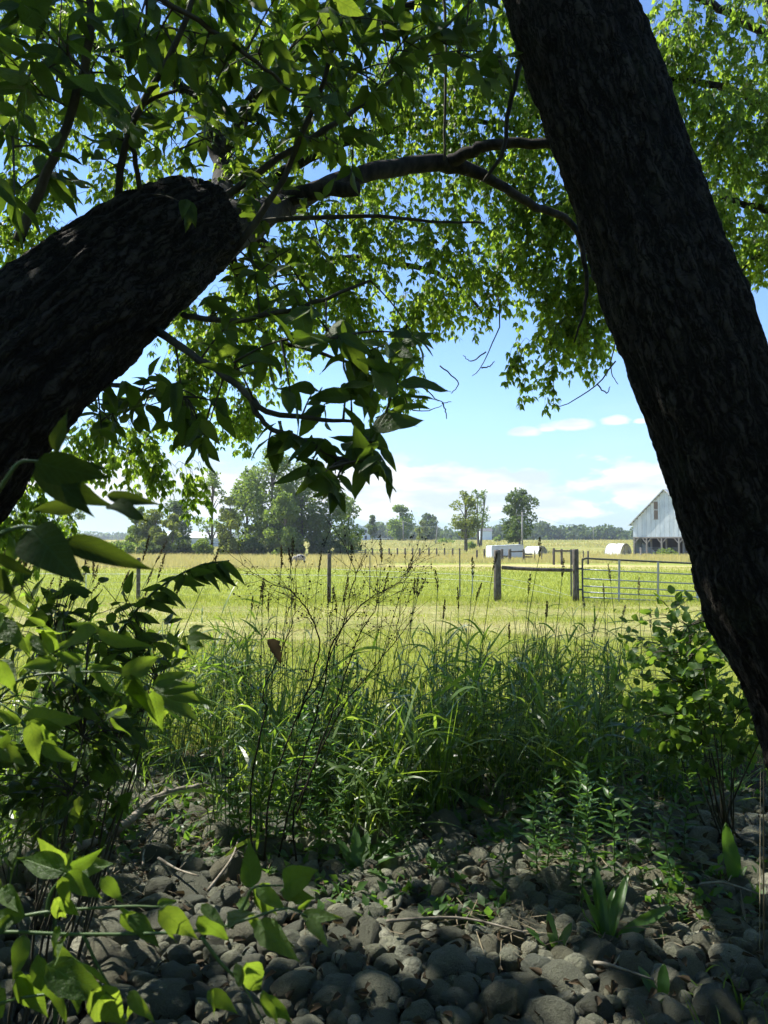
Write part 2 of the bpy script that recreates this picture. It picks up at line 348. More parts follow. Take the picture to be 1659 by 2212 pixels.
def ground_mat():
    m, t, o = newmat('field_ground'); g = NT(t); p = g.pos(); s = g.n('ShaderNodeSeparateXYZ'); t.links.new(p, s.inputs[0]); x, y = s.outputs[0], s.outputs[1]
    n1 = g.noise(p, .35, 4); n2 = g.noise(p, 3, 6, .65); n3 = g.noise(p, .06, 4); n4 = g.noise(p, 14, 4, .7)
    yw = g.math('ADD', y, g.math('MULTIPLY', g.math('SUBTRACT', n1, .5), 4.0)); yf = g.math('ADD', y, g.math('MULTIPLY', g.math('SUBTRACT', n3, .5), 22.0))
    soil = g.mix(g.mapr(n2, .35, .7), (.045, .036, .025), (.12, .095, .06))
    lawn = g.mix(g.mapr(n2, .3, .7), (.16, .20, .03), (.28, .30, .07)); lawn = g.mix(g.mapr(n4, .4, .7, 0, .5), lawn, (.08, .12, .02))
    hay = g.mix(g.mapr(n2, .3, .7), (.28, .27, .08), (.46, .41, .19))
    field = g.mix(g.mapr(n2, .3, .7), (.18, .23, .035), (.30, .33, .07))
    tan = g.mix(g.mapr(n2, .3, .7), (.34, .30, .11), (.48, .41, .19))
    far = g.mix(g.mapr(n3, .35, .65), (.18, .205, .045), (.32, .29, .10))
    c = g.mix(g.mapr(yw, 6.0, 7.6), soil, lawn)
    hf = g.math('MULTIPLY', g.mapr(yw, 12.5, 14.5), g.mapr(yw, 22.0, 20.0)); hf = g.math('MULTIPLY', hf, g.mapr(n1, .36, .66, .10, .75)); c = g.mix(hf, c, hay)
    c = g.mix(g.mapr(yw, 20.5, 23.0), c, field)
    tl = g.mapr(yf, 42, 54); c = g.mix(tl, c, tan)
    gs = g.math('MULTIPLY', g.math('MULTIPLY', g.mapr(yf, 58, 64), g.mapr(yf, 74, 66)), g.mapr(x, -3, 3)); c = g.mix(gs, c, field)
    c = g.mix(g.mapr(yf, 100, 116), c, far)
    bmp = g.bump(g.math('ADD', n4, n2), .6, .08)
    t.links.new(g.bsdf(c, .95, .1, bmp), o.inputs[0]); return m
M['ground'] = ground_mat()

# ------------------------------------------------------------------ ground
ys = np.concatenate([np.linspace(-14, 12, 60), np.geomspace(12.5, 2600, 110)])
xs = np.concatenate([-np.geomspace(1500, 8, 45), np.linspace(-7.8, 7.8, 40), np.geomspace(8, 1500, 45)])
gx, gy = np.meshgrid(xs, ys); gzv = np.array([gz(v) for v in ys])[:, None] + 0 * gx
pp = np.stack([gx, gy, 0 * gx], -1).reshape(-1, 3)
gzv = gzv + ((fbm(pp * .25, 3) - .5) * .10 * (gy.ravel() > 7)).reshape(gx.shape) - np.where((gy < 6.2) & (gy > -2), .03, 0)
gv = np.stack([gx, gy, gzv], -1).reshape(-1, 3); ny, nx = gx.shape
ii = (np.arange(ny - 1)[:, None] * nx + np.arange(nx - 1)[None]).ravel(); gf = np.stack([ii, ii + 1, ii + nx + 1, ii + nx], 1)
ground = structure(link('ground', mesh_np('ground', gv, gf), M['ground']))

# ------------------------------------------------------------------ leaf templates
LEAF4_V = np.array([[0, 0, 0], [.42, .26, .05], [.42, -.26, .05], [.45, 0, -.01], [1, 0, -.12]])
LEAF4_F = np.array([[0, 3, 1], [0, 2, 3], [3, 4, 1], [3, 2, 4]])
QUAD_V = np.array([[-.5, -.32, 0], [.1, -.5, .08], [.5, .1, 0], [-.1, .45, -.08]]); QUAD_F = np.array([[0, 1, 2], [0, 2, 3]])
def leaf_template(seed, wid=.46, droop=.18, fold=.12, teeth=0, n=11, tipk=1.):
    rg = np.random.default_rng(seed); t = np.linspace(0, 1, n)
    prof = (t + .004) ** .6 * (1 - t) ** (.62 + .55 * tipk) ; prof = prof / prof.max(); prof[0] = .02; prof[-1] = 0.0
    rows = []
    for k, a in enumerate(t):
        jl = jr = 1.
        if teeth and .22 < a < .9: jl = 1 + teeth * (.5 if k % 2 else -.35) * rg.uniform(.4, 1.2); jr = 1 + teeth * (.5 if (k + 1) % 2 else -.35) * rg.uniform(.4, 1.2)
        wl = wid * .5 * prof[k] * jl; wr = wid * .5 * prof[k] * jr
        z = -droop * a * a + .02 * math.sin(9 * a + seed); side = .03 * math.sin(3.1 * a + seed)
        rows += [[a, wl + side, z + fold * wl * 2 + .015 * math.sin(14 * a + seed)], [a, wl * .5 + side, z + fold * wl * .8], [a, side, z], [a, -wr * .5 + side, z + fold * wr * .8], [a, -wr + side, z + fold * wr * 2 + .015 * math.sin(12 * a + 2 * seed)]]
    v = np.array(rows); f = []
    for k in range(n - 1):
        for j in range(4): a = k * 5 + j; f += [[a, a + 5, a + 6], [a, a + 6, a + 1]]
    return v, np.array(f)
NEAR_L = [leaf_template(s, wid=w_, droop=d_, fold=fo, teeth=te * .6, tipk=.8) for s, w_, d_, fo, te in
          [(1, .42, .15, .15, .0), (2, .46, .22, .10, .12), (3, .36, .08, .22, .08), (4, .46, .26, .08, .16), (5, .40, -.05, .18, .06), (6, .36, .34, .15, .0)]]
ROUND_L = [leaf_template(20 + s, wid=.66, droop=d_, fold=fo, n=8, tipk=.35) for s, d_, fo in [(1, .12, .12), (2, .25, .2), (3, -.05, .15)]]
LANCE_L = [leaf_template(30 + s, wid=.30, droop=d_, fold=fo, n=9) for s, d_, fo in [(1, .3, .12), (2, .55, .1), (3, .1, .2)]]
def leaf_meshes(lst, nm, mat):
    r = []
    for v, f in lst:
        me = mesh_np(nm, v, f); me.materials.append(mat); r.append(me)
    return r
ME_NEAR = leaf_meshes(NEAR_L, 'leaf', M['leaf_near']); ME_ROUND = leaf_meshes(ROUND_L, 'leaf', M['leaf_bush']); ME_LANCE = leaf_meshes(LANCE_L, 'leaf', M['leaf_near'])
NEAR2 = [leaf_template(40 + k, wid=w_, droop=d_, fold=fo, teeth=te, n=13, tipk=1.5) for k, (w_, d_, fo, te) in enumerate([(.46, .05, .12, .05), (.48, .10, .10, .10), (.42, .02, .16, .0), (.48, -.05, .10, .08)])]
M['leaf_sapling'] = leaf_mat('sapling_leaf', [(.035, .07, .016), (.05, .095, .02), (.065, .115, .026)], [(.17, .28, .02), (.26, .39, .03), (.36, .49, .04)], .5, .5, .25, ribs=True)
ME_NEAR2 = leaf_meshes(NEAR2, 'leaf', M['leaf_sapling'])
M['leaf_dark'] = leaf_mat('thick_dark_leaf', [(.022, .042, .013), (.032, .056, .016)], [(.09, .14, .013), (.15, .21, .018)], .34, .65, .08, ribs=True)  # same leaf as the sapling's, backlit darkness put into the colour
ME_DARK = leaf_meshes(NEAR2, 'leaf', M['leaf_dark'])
ME_DOCK = leaf_meshes(LANCE_L, 'leaf', M['weed'])
NEARV = leaf_template(9, n=6)
def put_leaf(parent, meshes, pos, X, Nn, L_, ratio=1.):
    o = bpy.data.objects.new('leaf', meshes[int(RNG.integers(len(meshes)))]); C.objects.link(o); o.parent = parent
    po = np.array(parent.get('_o', (0, 0, 0))); o.matrix_local = mat4(np.asarray(pos) - po, X, Nn, L_, L_ * ratio); return o
class Leafy:
    """keeps leaves; the largest in view become leaf objects of their own, the rest one part"""
    def __init__(s, meshes, templates, mat): s.m = meshes; s.t = templates; s.mat = mat; s.a = []
    def add(s, pos, X, Nn, L_, ratio=1.): s.a.append((np.asarray(pos, float), np.asarray(X, float), np.asarray(Nn, float), float(L_), float(ratio)))
    def build(s, parent, limit=290, rest='foliage'):
        def inview(p):
            return p[1] > .2 and abs(p[0] / p[1]) < .53 and abs((p[2] - CAM_H) / p[1] - .04) < .70
        s.a.sort(key=lambda q: -(q[3] / max(q[0][1], .1) if inview(q[0]) else 0))
        for q in s.a[:limit]: put_leaf(parent, s.m, *q)
        rest_l = s.a[limit:]
        if rest_l:
            mb = MB(); po = [q for q in rest_l]
            tv, tf = NEARV if s.t is None else s.t
            v, f = inst(tv, tf, np.array([q[0] for q in po]), np.array([q[1] for q in po]), np.array([q[2] for q in po]), np.array([q[3] for q in po]), np.array([q[3] * q[4] for q in po]))
            mb.add(v, f); o = mb.build(rest, s.mat, parent, True); stuff(o)

# ------------------------------------------------------------------ big trunks
def trunk_mesh(name, pts, sides, n, seed, parent, blunt=False, amp=1.):
    """pts: rows x,y,z,r ; real furrowed relief"""
    s = spline(pts, n); path = s[:, :3]; rad = s[:, 3].copy()
    T, U, V = frames(path); a = np.arange(sides) * 2 * math.pi / sides
    ln = np.concatenate([[0], np.cumsum(np.linalg.norm(np.diff(path, axis=0), axis=1))])
    A, Ln = np.meshgrid(a, ln); Rr = rad[:, None] + 0 * A
    cx, cy = np.cos(A) * Rr, np.sin(A) * Rr
    q = np.stack([cx * 1., cy * 1., Ln], -1).reshape(-1, 3)
    warp = np.stack([fbm(q * 6 + 3 + seed, 3), fbm(q * 6 + 40 + seed, 3), fbm(q * 5 + 80, 2)], -1) - .5
    qq = q + warp * .07
    def ridge(k, st, o): 
        nn = fbm(qq * np.array([k, k, k * st]) + o + seed, 3); return 1 - np.minimum(1, np.abs(nn - .5) * 5.5)
    fur = np.maximum(ridge(17, .15, 0), .8 * ridge(30, .2, 50)); plates = fbm(qq * np.array([60, 60, 26]) + seed, 3)
    big = fbm(q * np.array([5, 5, 2.2]) + 9 + seed, 3) - .5
    disp = amp * (-fur ** 1.6 * .019 + (plates - .5) * .009 + big * .042 + (fbm(q * np.array([150, 150, 70]), 2) - .5) * .006)
    RR = (Rr.reshape(-1) + disp).reshape(n, sides)
    v = path[:, None] + RR[..., None] * (np.cos(A)[..., None] * U[:, None] + np.sin(A)[..., None] * V[:, None])
    v = v.reshape(-1, 3); i = np.arange(n - 1)[:, None] * sides; j = np.arange(sides)[None]; j2 = (j + 1) % sides
    qd = np.stack([i + j, i + j2, i + sides + j2, i + sides + j], -1).reshape(-1, 4)
    mb = MB(); mb.add(v, qd); o = mb.build(name, M['trunk'], parent, True)
    at = o.data.attributes.new('bark_co', 'FLOAT_VECTOR', 'POINT'); at.data.foreach_set('vector', q.astype(np.float32).ravel())
    at = o.data.attributes.new('ridge', 'FLOAT', 'POINT'); at.data.foreach_set('value', np.clip(fur, 0, 1).astype(np.float32)); return o

def vpath(rows):   # rows: vx, vy, depth, radius in metres
    return np.array([[*Wp(a, b, d), r] for a, b, d, r in rows])

# left leaning tree
TL0 = (-2.6, 2.0, 0)
treeL = thing('leaning_tree', 'thick furrowed trunk leaning in from the left edge with leafy shoots at its broken end', 'tree', TL0)
ptsL = vpath([(-640, 2300, 1.95, .30), (-520, 1800, 1.95, .26), (-310, 1240, 1.97, .235), (-115, 955, 2.0, .218), (45, 785, 2.1, .212), (190, 655, 2.25, .208), (330, 545, 2.45, .200), (400, 500, 2.62, .185), (432, 486, 2.74, .155), (446, 480, 2.80, .10), (452, 478, 2.83, .03)])
trunk_mesh('trunk', ptsL, 240, 400, 0., treeL)
# right leaning tree
TR0 = (1.9, 2.45, 0)
treeR = thing('leaning_tree', 'thick dark bark trunk leaning across the right side in front of the barn', 'tree', TR0)
ptsR = vpath([(2130, 2420, 2.42, .37), (2010, 2100, 2.42, .31), (1900, 1800, 2.42, .275), (1806, 1530, 2.44, .248), (1748, 1390, 2.46, .252), (1688, 1260, 2.5, .258), (1648, 1150, 2.53, .242), (1600, 1040, 2.56, .234), (1500, 770, 2.62, .231), (1402, 500, 2.72, .231), (1312, 245, 2.82, .236), (1224, 0, 2.92, .236), (1130, -270, 3.05, .20), (1030, -560, 3.2, .19)])
trunk_mesh('trunk', ptsR, 240, 460, 31., treeR)

# ------------------------------------------------------------------ limbs, shoots and canopy
class Skel:
    def __init__(s): s.p = np.zeros((0, 3)); s.r = np.zeros(0)
    def add(s, p, r): s.p = np.concatenate([s.p, p]); s.r = np.concatenate([s.r, np.broadcast_to(r, (len(p),))])
def limb(mb, sk, rows, n=24, sides=8, wob=.012):
    s = spline(vpath(rows), n); s[1:-1, :3] += RNG.normal(size=(n - 2, 3)) * wob * .5
    mb.tube(s[:, :3], s[:, 3], sides); sk.add(s[:, :3], s[:, 3]); return s

def sprays(anchors, sk, twigs, lf, leaf_l=.075, nodes=5, dens=1., jit=1.):
    """anchors: twig tips; each is joined to the nearest wood and hung with pinnate leaves"""
    order = np.argsort(np.min(np.linalg.norm(anchors[:, None] - sk.p[None, ::3], axis=2), axis=1))
    P = []; X = []; NN = []; LL = []
    for k in order:
        a = anchors[k]; dd = np.linalg.norm(sk.p - a, axis=1) + .25 * np.maximum(0, a[2] - sk.p[:, 2]) * 0; j = int(np.argmin(dd)); b = sk.p[j]; dist = dd[j]
        if dist < .02: continue
        mid = (a + b) / 2 + np.array([0, 0, .10 * dist]) + RNG.normal(size=3) * .06 * dist
        end = a + np.array([0, 0, -.05]) 
        path = spline([b, mid, end], 6 if dist < 1.2 else 9); r0 = min(sk.r[j] * .7, .004 + .006 * dist)
        rr = np.linspace(r0, .0022, len(path)); twigs.tube(path, rr, 4, False); sk.add(path[2:], rr[2:])
        # leafy tail
        tail = norm(path[-1] - path[-2]); tl = RNG.uniform(.18, .42); tail = norm(tail + np.array([0, 0, -.45]) + RNG.normal(size=3) * .35)
        tp = path[-1] + tail[None] * np.linspace(0, tl, 5)[:, None] + np.array([0, 0, -.25]) * (np.linspace(0, 1, 5) ** 2 * tl)[:, None]
        twigs.tube(tp, np.linspace(.0022, .001, 5), 3, False)
        m = max(2, int(nodes * dens + RNG.random()))
        for q in range(m):
            u = (q + RNG.random() * .6) / m; base = tp[0] + (tp[-1] - tp[0]) * u - np.array([0, 0, .12 * u * u * tl])
            for sgn in (-1, 1):
                side = norm(np.cross(tail, [0, 0, 1.]) * sgn + RNG.normal(size=3) * .5)
                pet = norm(side * .8 + tail * .5 + np.array([0, 0, -.25])) ; pl = RNG.uniform(.03, .07); e = base + pet * pl
                for lf_k in range(3 if RNG.random() < .75 else 5):
                    off = [0, -1, 1, -1, 1][lf_k]; back = [0, .3, .3, .7, .7][lf_k]
                    lat = norm(np.cross(pet, [0.1, 0, 1.]))
                    P.append(e - pet * back * .05); X.append(pet * .5 + lat * off * .75 + np.array([0, 0, -.75]) + RNG.normal(size=3) * .22 * jit)
                    NN.append(np.array([0, -.15, .8]) + RNG.normal(size=3) * .65); LL.append(leaf_l * RNG.uniform(.7, 1.2))
    lf.append((np.array(P), np.array(X), np.array(NN), np.array(LL)))
def blob_pts(vx, vy, d, rpx, n, squash=.8, dz=1.):
    c = Wp(vx, vy, d); r = rpx * d / 1659; u = rdir(n) * (RNG.random(n) ** (1 / 2.2))[:, None]
    return c + u * np.array([r, r * dz, r * squash])
def wblob(c, r, n, squash=.5):
    u = rdir(n) * (RNG.random(n) ** (1 / 2.2))[:, None]; return np.array(c) + u * np.array([r, r, r * squash])
def crown(parent, lf, name='crown', mat='leaf', ratio=1.):
    P, X, NN, LL = [np.concatenate(z) for z in zip(*lf)]
    v, f = inst(LEAF4_V, LEAF4_F, P, X, NN, LL, LL * ratio); mb = MB(); mb.add(v, f); o = mb.build(name, M[mat], parent, True); stuff(o); return len(P)

# --- left tree wood
skL = Skel(); limbL = MB()
limb(limbL, skL, [(400, 520, 2.62, .15), (520, 480, 3.4, .10), (610, 445, 4.2, .066), (720, 398, 4.7, .058), (850, 362, 5.0, .058), (965, 356, 5.2, .056), (1060, 388, 5.3, .036), (1150, 445, 5.5, .030), (1232, 480, 5.7, .026), (1262, 560, 5.8, .020), (1266, 650, 5.9, .013), (1240, 740, 6.0, .006)], 60, 10)
limbL.build('arching_limb', M['bark'], treeL, True)
lb = MB(); limb(lb, skL, [(960, 356, 5.2, .05), (1010, 330, 5.1, .042), (1080, 312, 5.0, .036), (1190, 312, 4.9, .032), (1300, 330, 4.8, .028), (1420, 300, 4.9, .02)], 30, 8); lb.build('branch', M['bark'], treeL, True)
lb = MB(); limb(lb, skL, [(600, 430, 4.2, .05), (690, 408, 4.1, .045), (770, 408, 4.0, .040)], 12, 8); lb.build('broken_branch', M['bark'], treeL, True)
skN = Skel()   # near shoots with large leaves
def shoot(rows, n=18, sides=6):
    mb = MB(); s = limb(mb, skN, rows, n, sides, .004); mb.build('shoot', M['twig'], treeL, True); return s
shoots = [shoot(r_) for r_ in [
    [(490, 560, 2.7, .016), (560, 470, 2.65, .013), (625, 355, 2.6, .011), (700, 165, 2.5, .009), (745, 0, 2.4, .008), (790, -200, 2.3, .006)],
    [(450, 450, 2.7, .016), (560, 372, 2.75, .013), (650, 312, 2.8, .012), (760, 242, 2.85, .010), (850, 170, 2.9, .008), (950, 70, 3.0, .006), (1040, -20, 3.1, .004)],
    [(500, 500, 2.7, .012), (600, 474, 2.9, .010), (800, 468, 3.1, .008), (960, 480, 3.3, .006), (1045, 482, 3.4, .004)],
    [(40, 520, 2.0, .014), (90, 400, 1.95, .012), (150, 250, 1.9, .011), (195, 90, 1.85, .010), (190, -60, 1.8, .008)],
    [(255, 430, 2.3, .012), (270, 320, 2.25, .011), (300, 240, 2.2, .010), (360, 130, 2.15, .009), (410, 20, 2.1, .008), (440, -120, 2.1, .006)],
    [(305, 420, 2.35, .009), (290, 330, 2.3, .008), (280, 255, 2.25, .007), (340, 210, 2.2, .006), (390, 190, 2.2, .004)],
    [(340, 715, 2.3, .014), (400, 755, 2.1, .012), (480, 808, 1.98, .010), (540, 860, 1.92, .009), (580, 895, 1.9, .008), (700, 905, 1.9, .006), (760, 910, 1.9, .004)],
    [(395, 680, 2.4, .010), (440, 688, 2.3, .009), (500, 692, 2.2, .008), (600, 675, 2.15, .007), (690, 650, 2.1, .006), (800, 606, 2.1, .004)],
    [(540, 860, 1.92, .008), (575, 920, 1.9, .007), (640, 945, 1.88, .006), (720, 985, 1.86, .005), (790, 1010, 1.85, .003)],
    [(160, 860, 2.1, .010), (230, 830, 2.5, .008), (330, 850, 2.8, .006), (420, 900, 3.0, .004)],
    [(1125, 130, 3.2, .012), (1100, 240, 3.2, .010), (1085, 330, 3.2, .009), (1045, 392, 3.2, .007)],
    [(960, -30, 4.2, .008), (962, 120, 4.2, .008), (960, 345, 4.2, .007)],
    [(260, -40, 1.8, .008), (420, 40, 1.9, .007), (560, 140, 2.0, .006), (640, 205, 2.1, .004)],
]]
for rows in [[(1075, 640, 6), (1080, 700, 6), (1060, 750, 6), (1035, 800, 6), (1020, 812, 6)], [(1050, 760, 6), (1020, 780, 6), (1000, 768, 6)], [(1040, 795, 6), (1060, 790, 6), (1068, 780, 6)], [(890, 820, 6), (930, 850, 6), (955, 870, 6), (975, 868, 6)], [(870, 850, 6), (890, 885, 6), (930, 885, 6), (955, 875, 6)], [(955, 870, 6), (962, 890, 6), (965, 905, 6)], [(1330, 780, 6), (1290, 830, 6), (1250, 858, 6), (1210, 878, 6), (1190, 870, 6)], [(1290, 830, 6), (1310, 850, 6), (1318, 835, 6)], [(950, 790, 6), (990, 825, 6), (975, 850, 6)], [(1340, 700, 6.2), (1320, 790, 6.2), (1335, 830, 6.2)]]:
    mb = MB(); limb(mb, Skel(), [(a, b, d, .006 * (1 - .75 * i / len(rows))) for i, (a, b, d) in enumerate(rows)], 12, 4, .006); mb.build('bare_twig', M['twig'], treeL, True)
nearL = Leafy(ME_NEAR, None, M['leaf_near_mass'])
NTW = MB()
def near_cluster(vx, vy, d, rpx, n, size, hang=.35, seed=None, dspread=.15):
    """pinnate leaves gathered about a point, hanging from the nearest shoot"""
    mb = NTW
    for k in range(n):
        c = Wp(vx + RNG.normal() * rpx * .62, vy + RNG.normal() * rpx * .55, d + RNG.normal() * dspread)
        j = int(np.argmin(np.linalg.norm(skN.p - c, axis=1))); b = skN.p[j]; dist = np.linalg.norm(c - b)
        if dist > .03:
            path = spline([b, (b + c) / 2 + np.array([0, 0, .05 * dist]), c], 6); mb.tube(path, np.linspace(.0035, .0014, 6), 4, False)
            if dist > .12: skN.add(path[1:-1], .004)
        dirn = norm((c - b) / max(dist, .01) * .6 + RNG.normal(size=3) * .5 + np.array([0, 0, -.5 * hang])); lat = norm(np.cross(dirn, [0.2, 0.1, 1.]))
        for off, back in ((0, 0), (-1, .02), (1, .02)) if RNG.random() < .7 else ((0, 0), (-1, .01), (1, .02), (-1, .06), (1, .065)):
            X = dirn * (.8 if off else 1.) + lat * off * .85 + np.array([0, 0, -hang]) + RNG.normal(size=3) * .28
            Nn = np.array([.0, -.6, .7]) + RNG.normal(size=3) * .7
            nearL.add(c - dirn * back, X, Nn, size * RNG.uniform(.75, 1.25), RNG.uniform(.8, 1.1))
for a in [(540, 765, 1.95, 50, 3, .11), (640, 715, 2.0, 85, 4, .105), (740, 745, 1.95, 95, 4, .11), (830, 735, 2.0, 75, 4, .10), (690, 830, 1.9, 95, 4, .11), (800, 860, 1.88, 75, 4, .10),
          (760, 950, 1.86, 75, 4, .10), (690, 1010, 1.86, 60, 5, .10), (810, 990, 1.85, 40, 4, .085), (650, 950, 1.87, 30, 3, .09), (560, 950, 1.92, 20, 1, .085), (715, 1060, 1.9, 20, 2, .075), (860, 780, 2.1, 50, 4, .08), (480, 700, 2.2, 60, 4, .085),
          (400, 880, 2.2, 50, 5, .09), (440, 950, 2.1, 40, 5, .095), (340, 830, 2.4, 60, 7, .085), (280, 880, 2.8, 80, 12, .085), (220, 900, 2.9, 50, 8, .08), (600, 640, 2.3, 60, 5, .08), (560, 560, 2.8, 70, 8, .08), (640, 520, 3.0, 80, 10, .075),
          (90, 120, 1.9, 120, 11, .09), (250, 80, 1.9, 120, 13, .095), (60, 320, 1.9, 90, 8, .09), (230, 280, 2.1, 110, 10, .085), (400, 180, 2.3, 130, 16, .085), (500, 60, 2.1, 140, 18, .09), (450, 320, 2.6, 100, 12, .08),
          (640, 160, 2.5, 120, 20, .09), (760, 60, 2.4, 120, 20, .095), (900, 60, 2.6, 110, 18, .09), (1020, 70, 2.7, 80, 13, .09), (560, 280, 2.8, 100, 16, .08), (700, 300, 2.9, 90, 12, .075), (830, 190, 2.7, 70, 9, .085), (610, 400, 3.0, 80, 12, .075), (160, 400, 2.0, 40, 3, .08),
          (1060, 150, 2.9, 50, 8, .085), (20, 30, 1.8, 90, 8, .09)]:
    near_cluster(*a)
nearL.build(treeL, 290, 'foliage'); stuff(NTW.build('twigs', M['twig'], treeL, True))

# --- the left tree's crown behind its broken end: bright small leaves
treeB = treeL
skB = Skel(); tb = MB()
tb_ = limb(tb, skB, [(400, 540, 2.6, .12), (440, 520, 4.0, .13), (465, 480, 6.0, .125), (480, 420, 7.6, .12), (478, 340, 8.1, .11), (440, 220, 8.0, .10), (425, 60, 8.0, .09), (400, -200, 8.0, .07)], 40, 10, .02)
tb.build('upright_limb', M['bark'], treeB, True)
tb = MB()
for rows in [[(470, 480, 8.2, .08), (600, 380, 8.0, .06), (760, 300, 7.8, .05), (920, 270, 7.8, .04), (1080, 260, 7.8, .025)], [(478, 350, 8.1, .08), (560, 200, 7.6, .06), (700, 80, 7.2, .05), (860, 20, 7.2, .04), (1020, -20, 7.4, .03)],
             [(440, 220, 8, .07), (300, 130, 7.6, .05), (120, 80, 7.2, .04), (-80, 40, 7, .03)], [(480, 430, 7.8, .07), (620, 560, 8.4, .05), (800, 560, 8.6, .04), (960, 600, 8.8, .03), (1060, 690, 8.8, .015)],
             [(470, 460, 7.0, .06), (340, 600, 7.8, .045), (220, 760, 7.4, .03), (150, 900, 7.2, .02), (80, 1010, 7.0, .01)], [(1080, 262, 7.8, .03), (1200, 330, 7.8, .025), (1300, 430, 7.8, .02), (1330, 600, 7.8, .014), (1290, 760, 7.8, .008)],
             [(475, 470, 7.4, .05), (560, 700, 8.0, .035), (680, 760, 7.8, .02), (820, 800, 7.6, .012)]]:
    limb(tb, skB, rows, 26, 6, .02)
stuff(tb.build('limbs', M['bark'], treeB, True))
lfB = []; twB = MB()
NB = 1.0
anch = [blob_pts(*b) for b in [
    (640, 520, 7.8, 150, 60), (780, 480, 7.8, 130, 50), (920, 500, 7.8, 130, 52), (1010, 590, 8.2, 90, 34), (1100, 480, 8, 130, 50), (1170, 560, 8, 105, 38), (1240, 620, 7.8, 85, 36), (1225, 690, 7.6, 55, 22), (1125, 745, 7.4, 30, 7), (1185, 780, 7.4, 20, 4), (1290, 690, 7.8, 50, 20), (1310, 600, 7.8, 70, 30),
    (960, 640, 8.4, 30, 7), (900, 640, 8.2, 70, 26), (850, 720, 8, 50, 18), (845, 790, 7.6, 45, 13), (740, 640, 8, 90, 34), (560, 700, 8, 110, 40), (460, 800, 7.8, 110, 44), (540, 860, 7.6, 50, 16), (290, 930, 7.2, 70, 26), (180, 930, 7.2, 60, 24), (330, 985, 7.2, 24, 6), (90, 1080, 6.8, 60, 20), (410, 1000, 7.4, 28, 8), (30, 1000, 6.8, 60, 18), (20, 1120, 6.6, 50, 16),
    (700, 150, 7.2, 150, 55), (880, 150, 7.2, 150, 60), (1040, 180, 7.4, 110, 48), (820, 320, 7.8, 120, 45), (960, 300, 7.8, 110, 45), (1090, 320, 7.8, 100, 45), (1180, 400, 7.8, 90, 40), (300, 220, 7.4, 160, 55), (100, 220, 7.2, 150, 50), (460, 80, 7.4, 140, 40), (200, 40, 7.2, 150, 45), (60, 60, 7, 120, 40), (600, 30, 7.2, 120, 36), (1180, 230, 7.6, 90, 36), (1240, 430, 7.6, 70, 34), (1290, 560, 7.6, 60, 28), (1150, 120, 7.4, 90, 30), (440, 660, 7.6, 70, 26), (540, 600, 7.6, 80, 28), (400, 760, 7.4, 60, 20), (20, 480, 7.0, 70, 24), (60, 900, 6.8, 60, 16), (80, 420, 7.2, 100, 36), (280, 380, 7.4, 80, 26), (560, 320, 7.8, 110, 34), (1000, 20, 7.2, 120, 40)]]
sprays(np.concatenate(anch), skB, twB, lfB, .070, 6)
stuff(twB.build('twigs', M['twig'], treeB, True)); nB = crown(treeB, lfB)

# --- far right tree behind the right trunk, and the rest of the right tree's crown
TC0 = Wp(1830, 1169, 9.0); TC0[2] = 0
treeC = thing('box_elder_tree', 'bright leafed tree showing to the right of the right hand trunk', 'tree', TC0)
skC = Skel(); tb = MB()
limb(tb, skC, [(1830, 1500, 9, .2), (1820, 1000, 9, .18), (1790, 600, 9, .16), (1740, 300, 8.8, .13), (1690, 100, 8.6, .10), (1640, -120, 8.4, .07)], 30, 10, .02); tb.build('trunk', M['bark'], treeC, True)
tb = MB()
for rows in [[(1780, 560, 9, .06), (1700, 470, 8.6, .05), (1600, 440, 8.4, .035), (1480, 420, 8.2, .02), (1380, 440, 8, .012)], [(1740, 300, 8.8, .06), (1640, 220, 8.4, .05), (1520, 180, 8.2, .035), (1400, 160, 8, .02)], [(1690, 100, 8.6, .05), (1560, 20, 8.2, .04), (1420, -40, 8, .03)],
             [(1790, 640, 9, .05), (1720, 560, 8.8, .035), (1640, 550, 8.6, .02), (1590, 600, 8.4, .008)]]: limb(tb, skC, rows, 20, 6, .02)
stuff(tb.build('limbs', M['bark'], treeC, True))
lfC = []; twC = MB()
anch = [blob_pts(*b) for b in [(1440, 120, 8, 100, 34), (1560, 140, 8.2, 110, 42), (1660, 200, 8.4, 110, 40), (1500, 300, 8.2, 90, 38), (1600, 340, 8.4, 100, 40), (1560, 460, 8.4, 70, 34), (1640, 520, 8.6, 70, 50), (1680, 420, 8.4, 80, 30), (1480, 20, 8, 100, 30), (1620, 20, 8, 100, 24), (1780, 300, 8.6, 140, 30), (1800, 520, 8.8, 100, 20), (1420, 240, 8, 70, 26), (1500, 420, 8, 60, 24), (1540, 240, 8, 90, 30), (1620, 260, 8.2, 80, 30), (1430, 60, 7.8, 70, 20)]]
sprays(np.concatenate(anch), skC, twC, lfC, .070, 6)
stuff(twC.build('twigs', M['twig'], treeC, True)); crown(treeC, lfC)

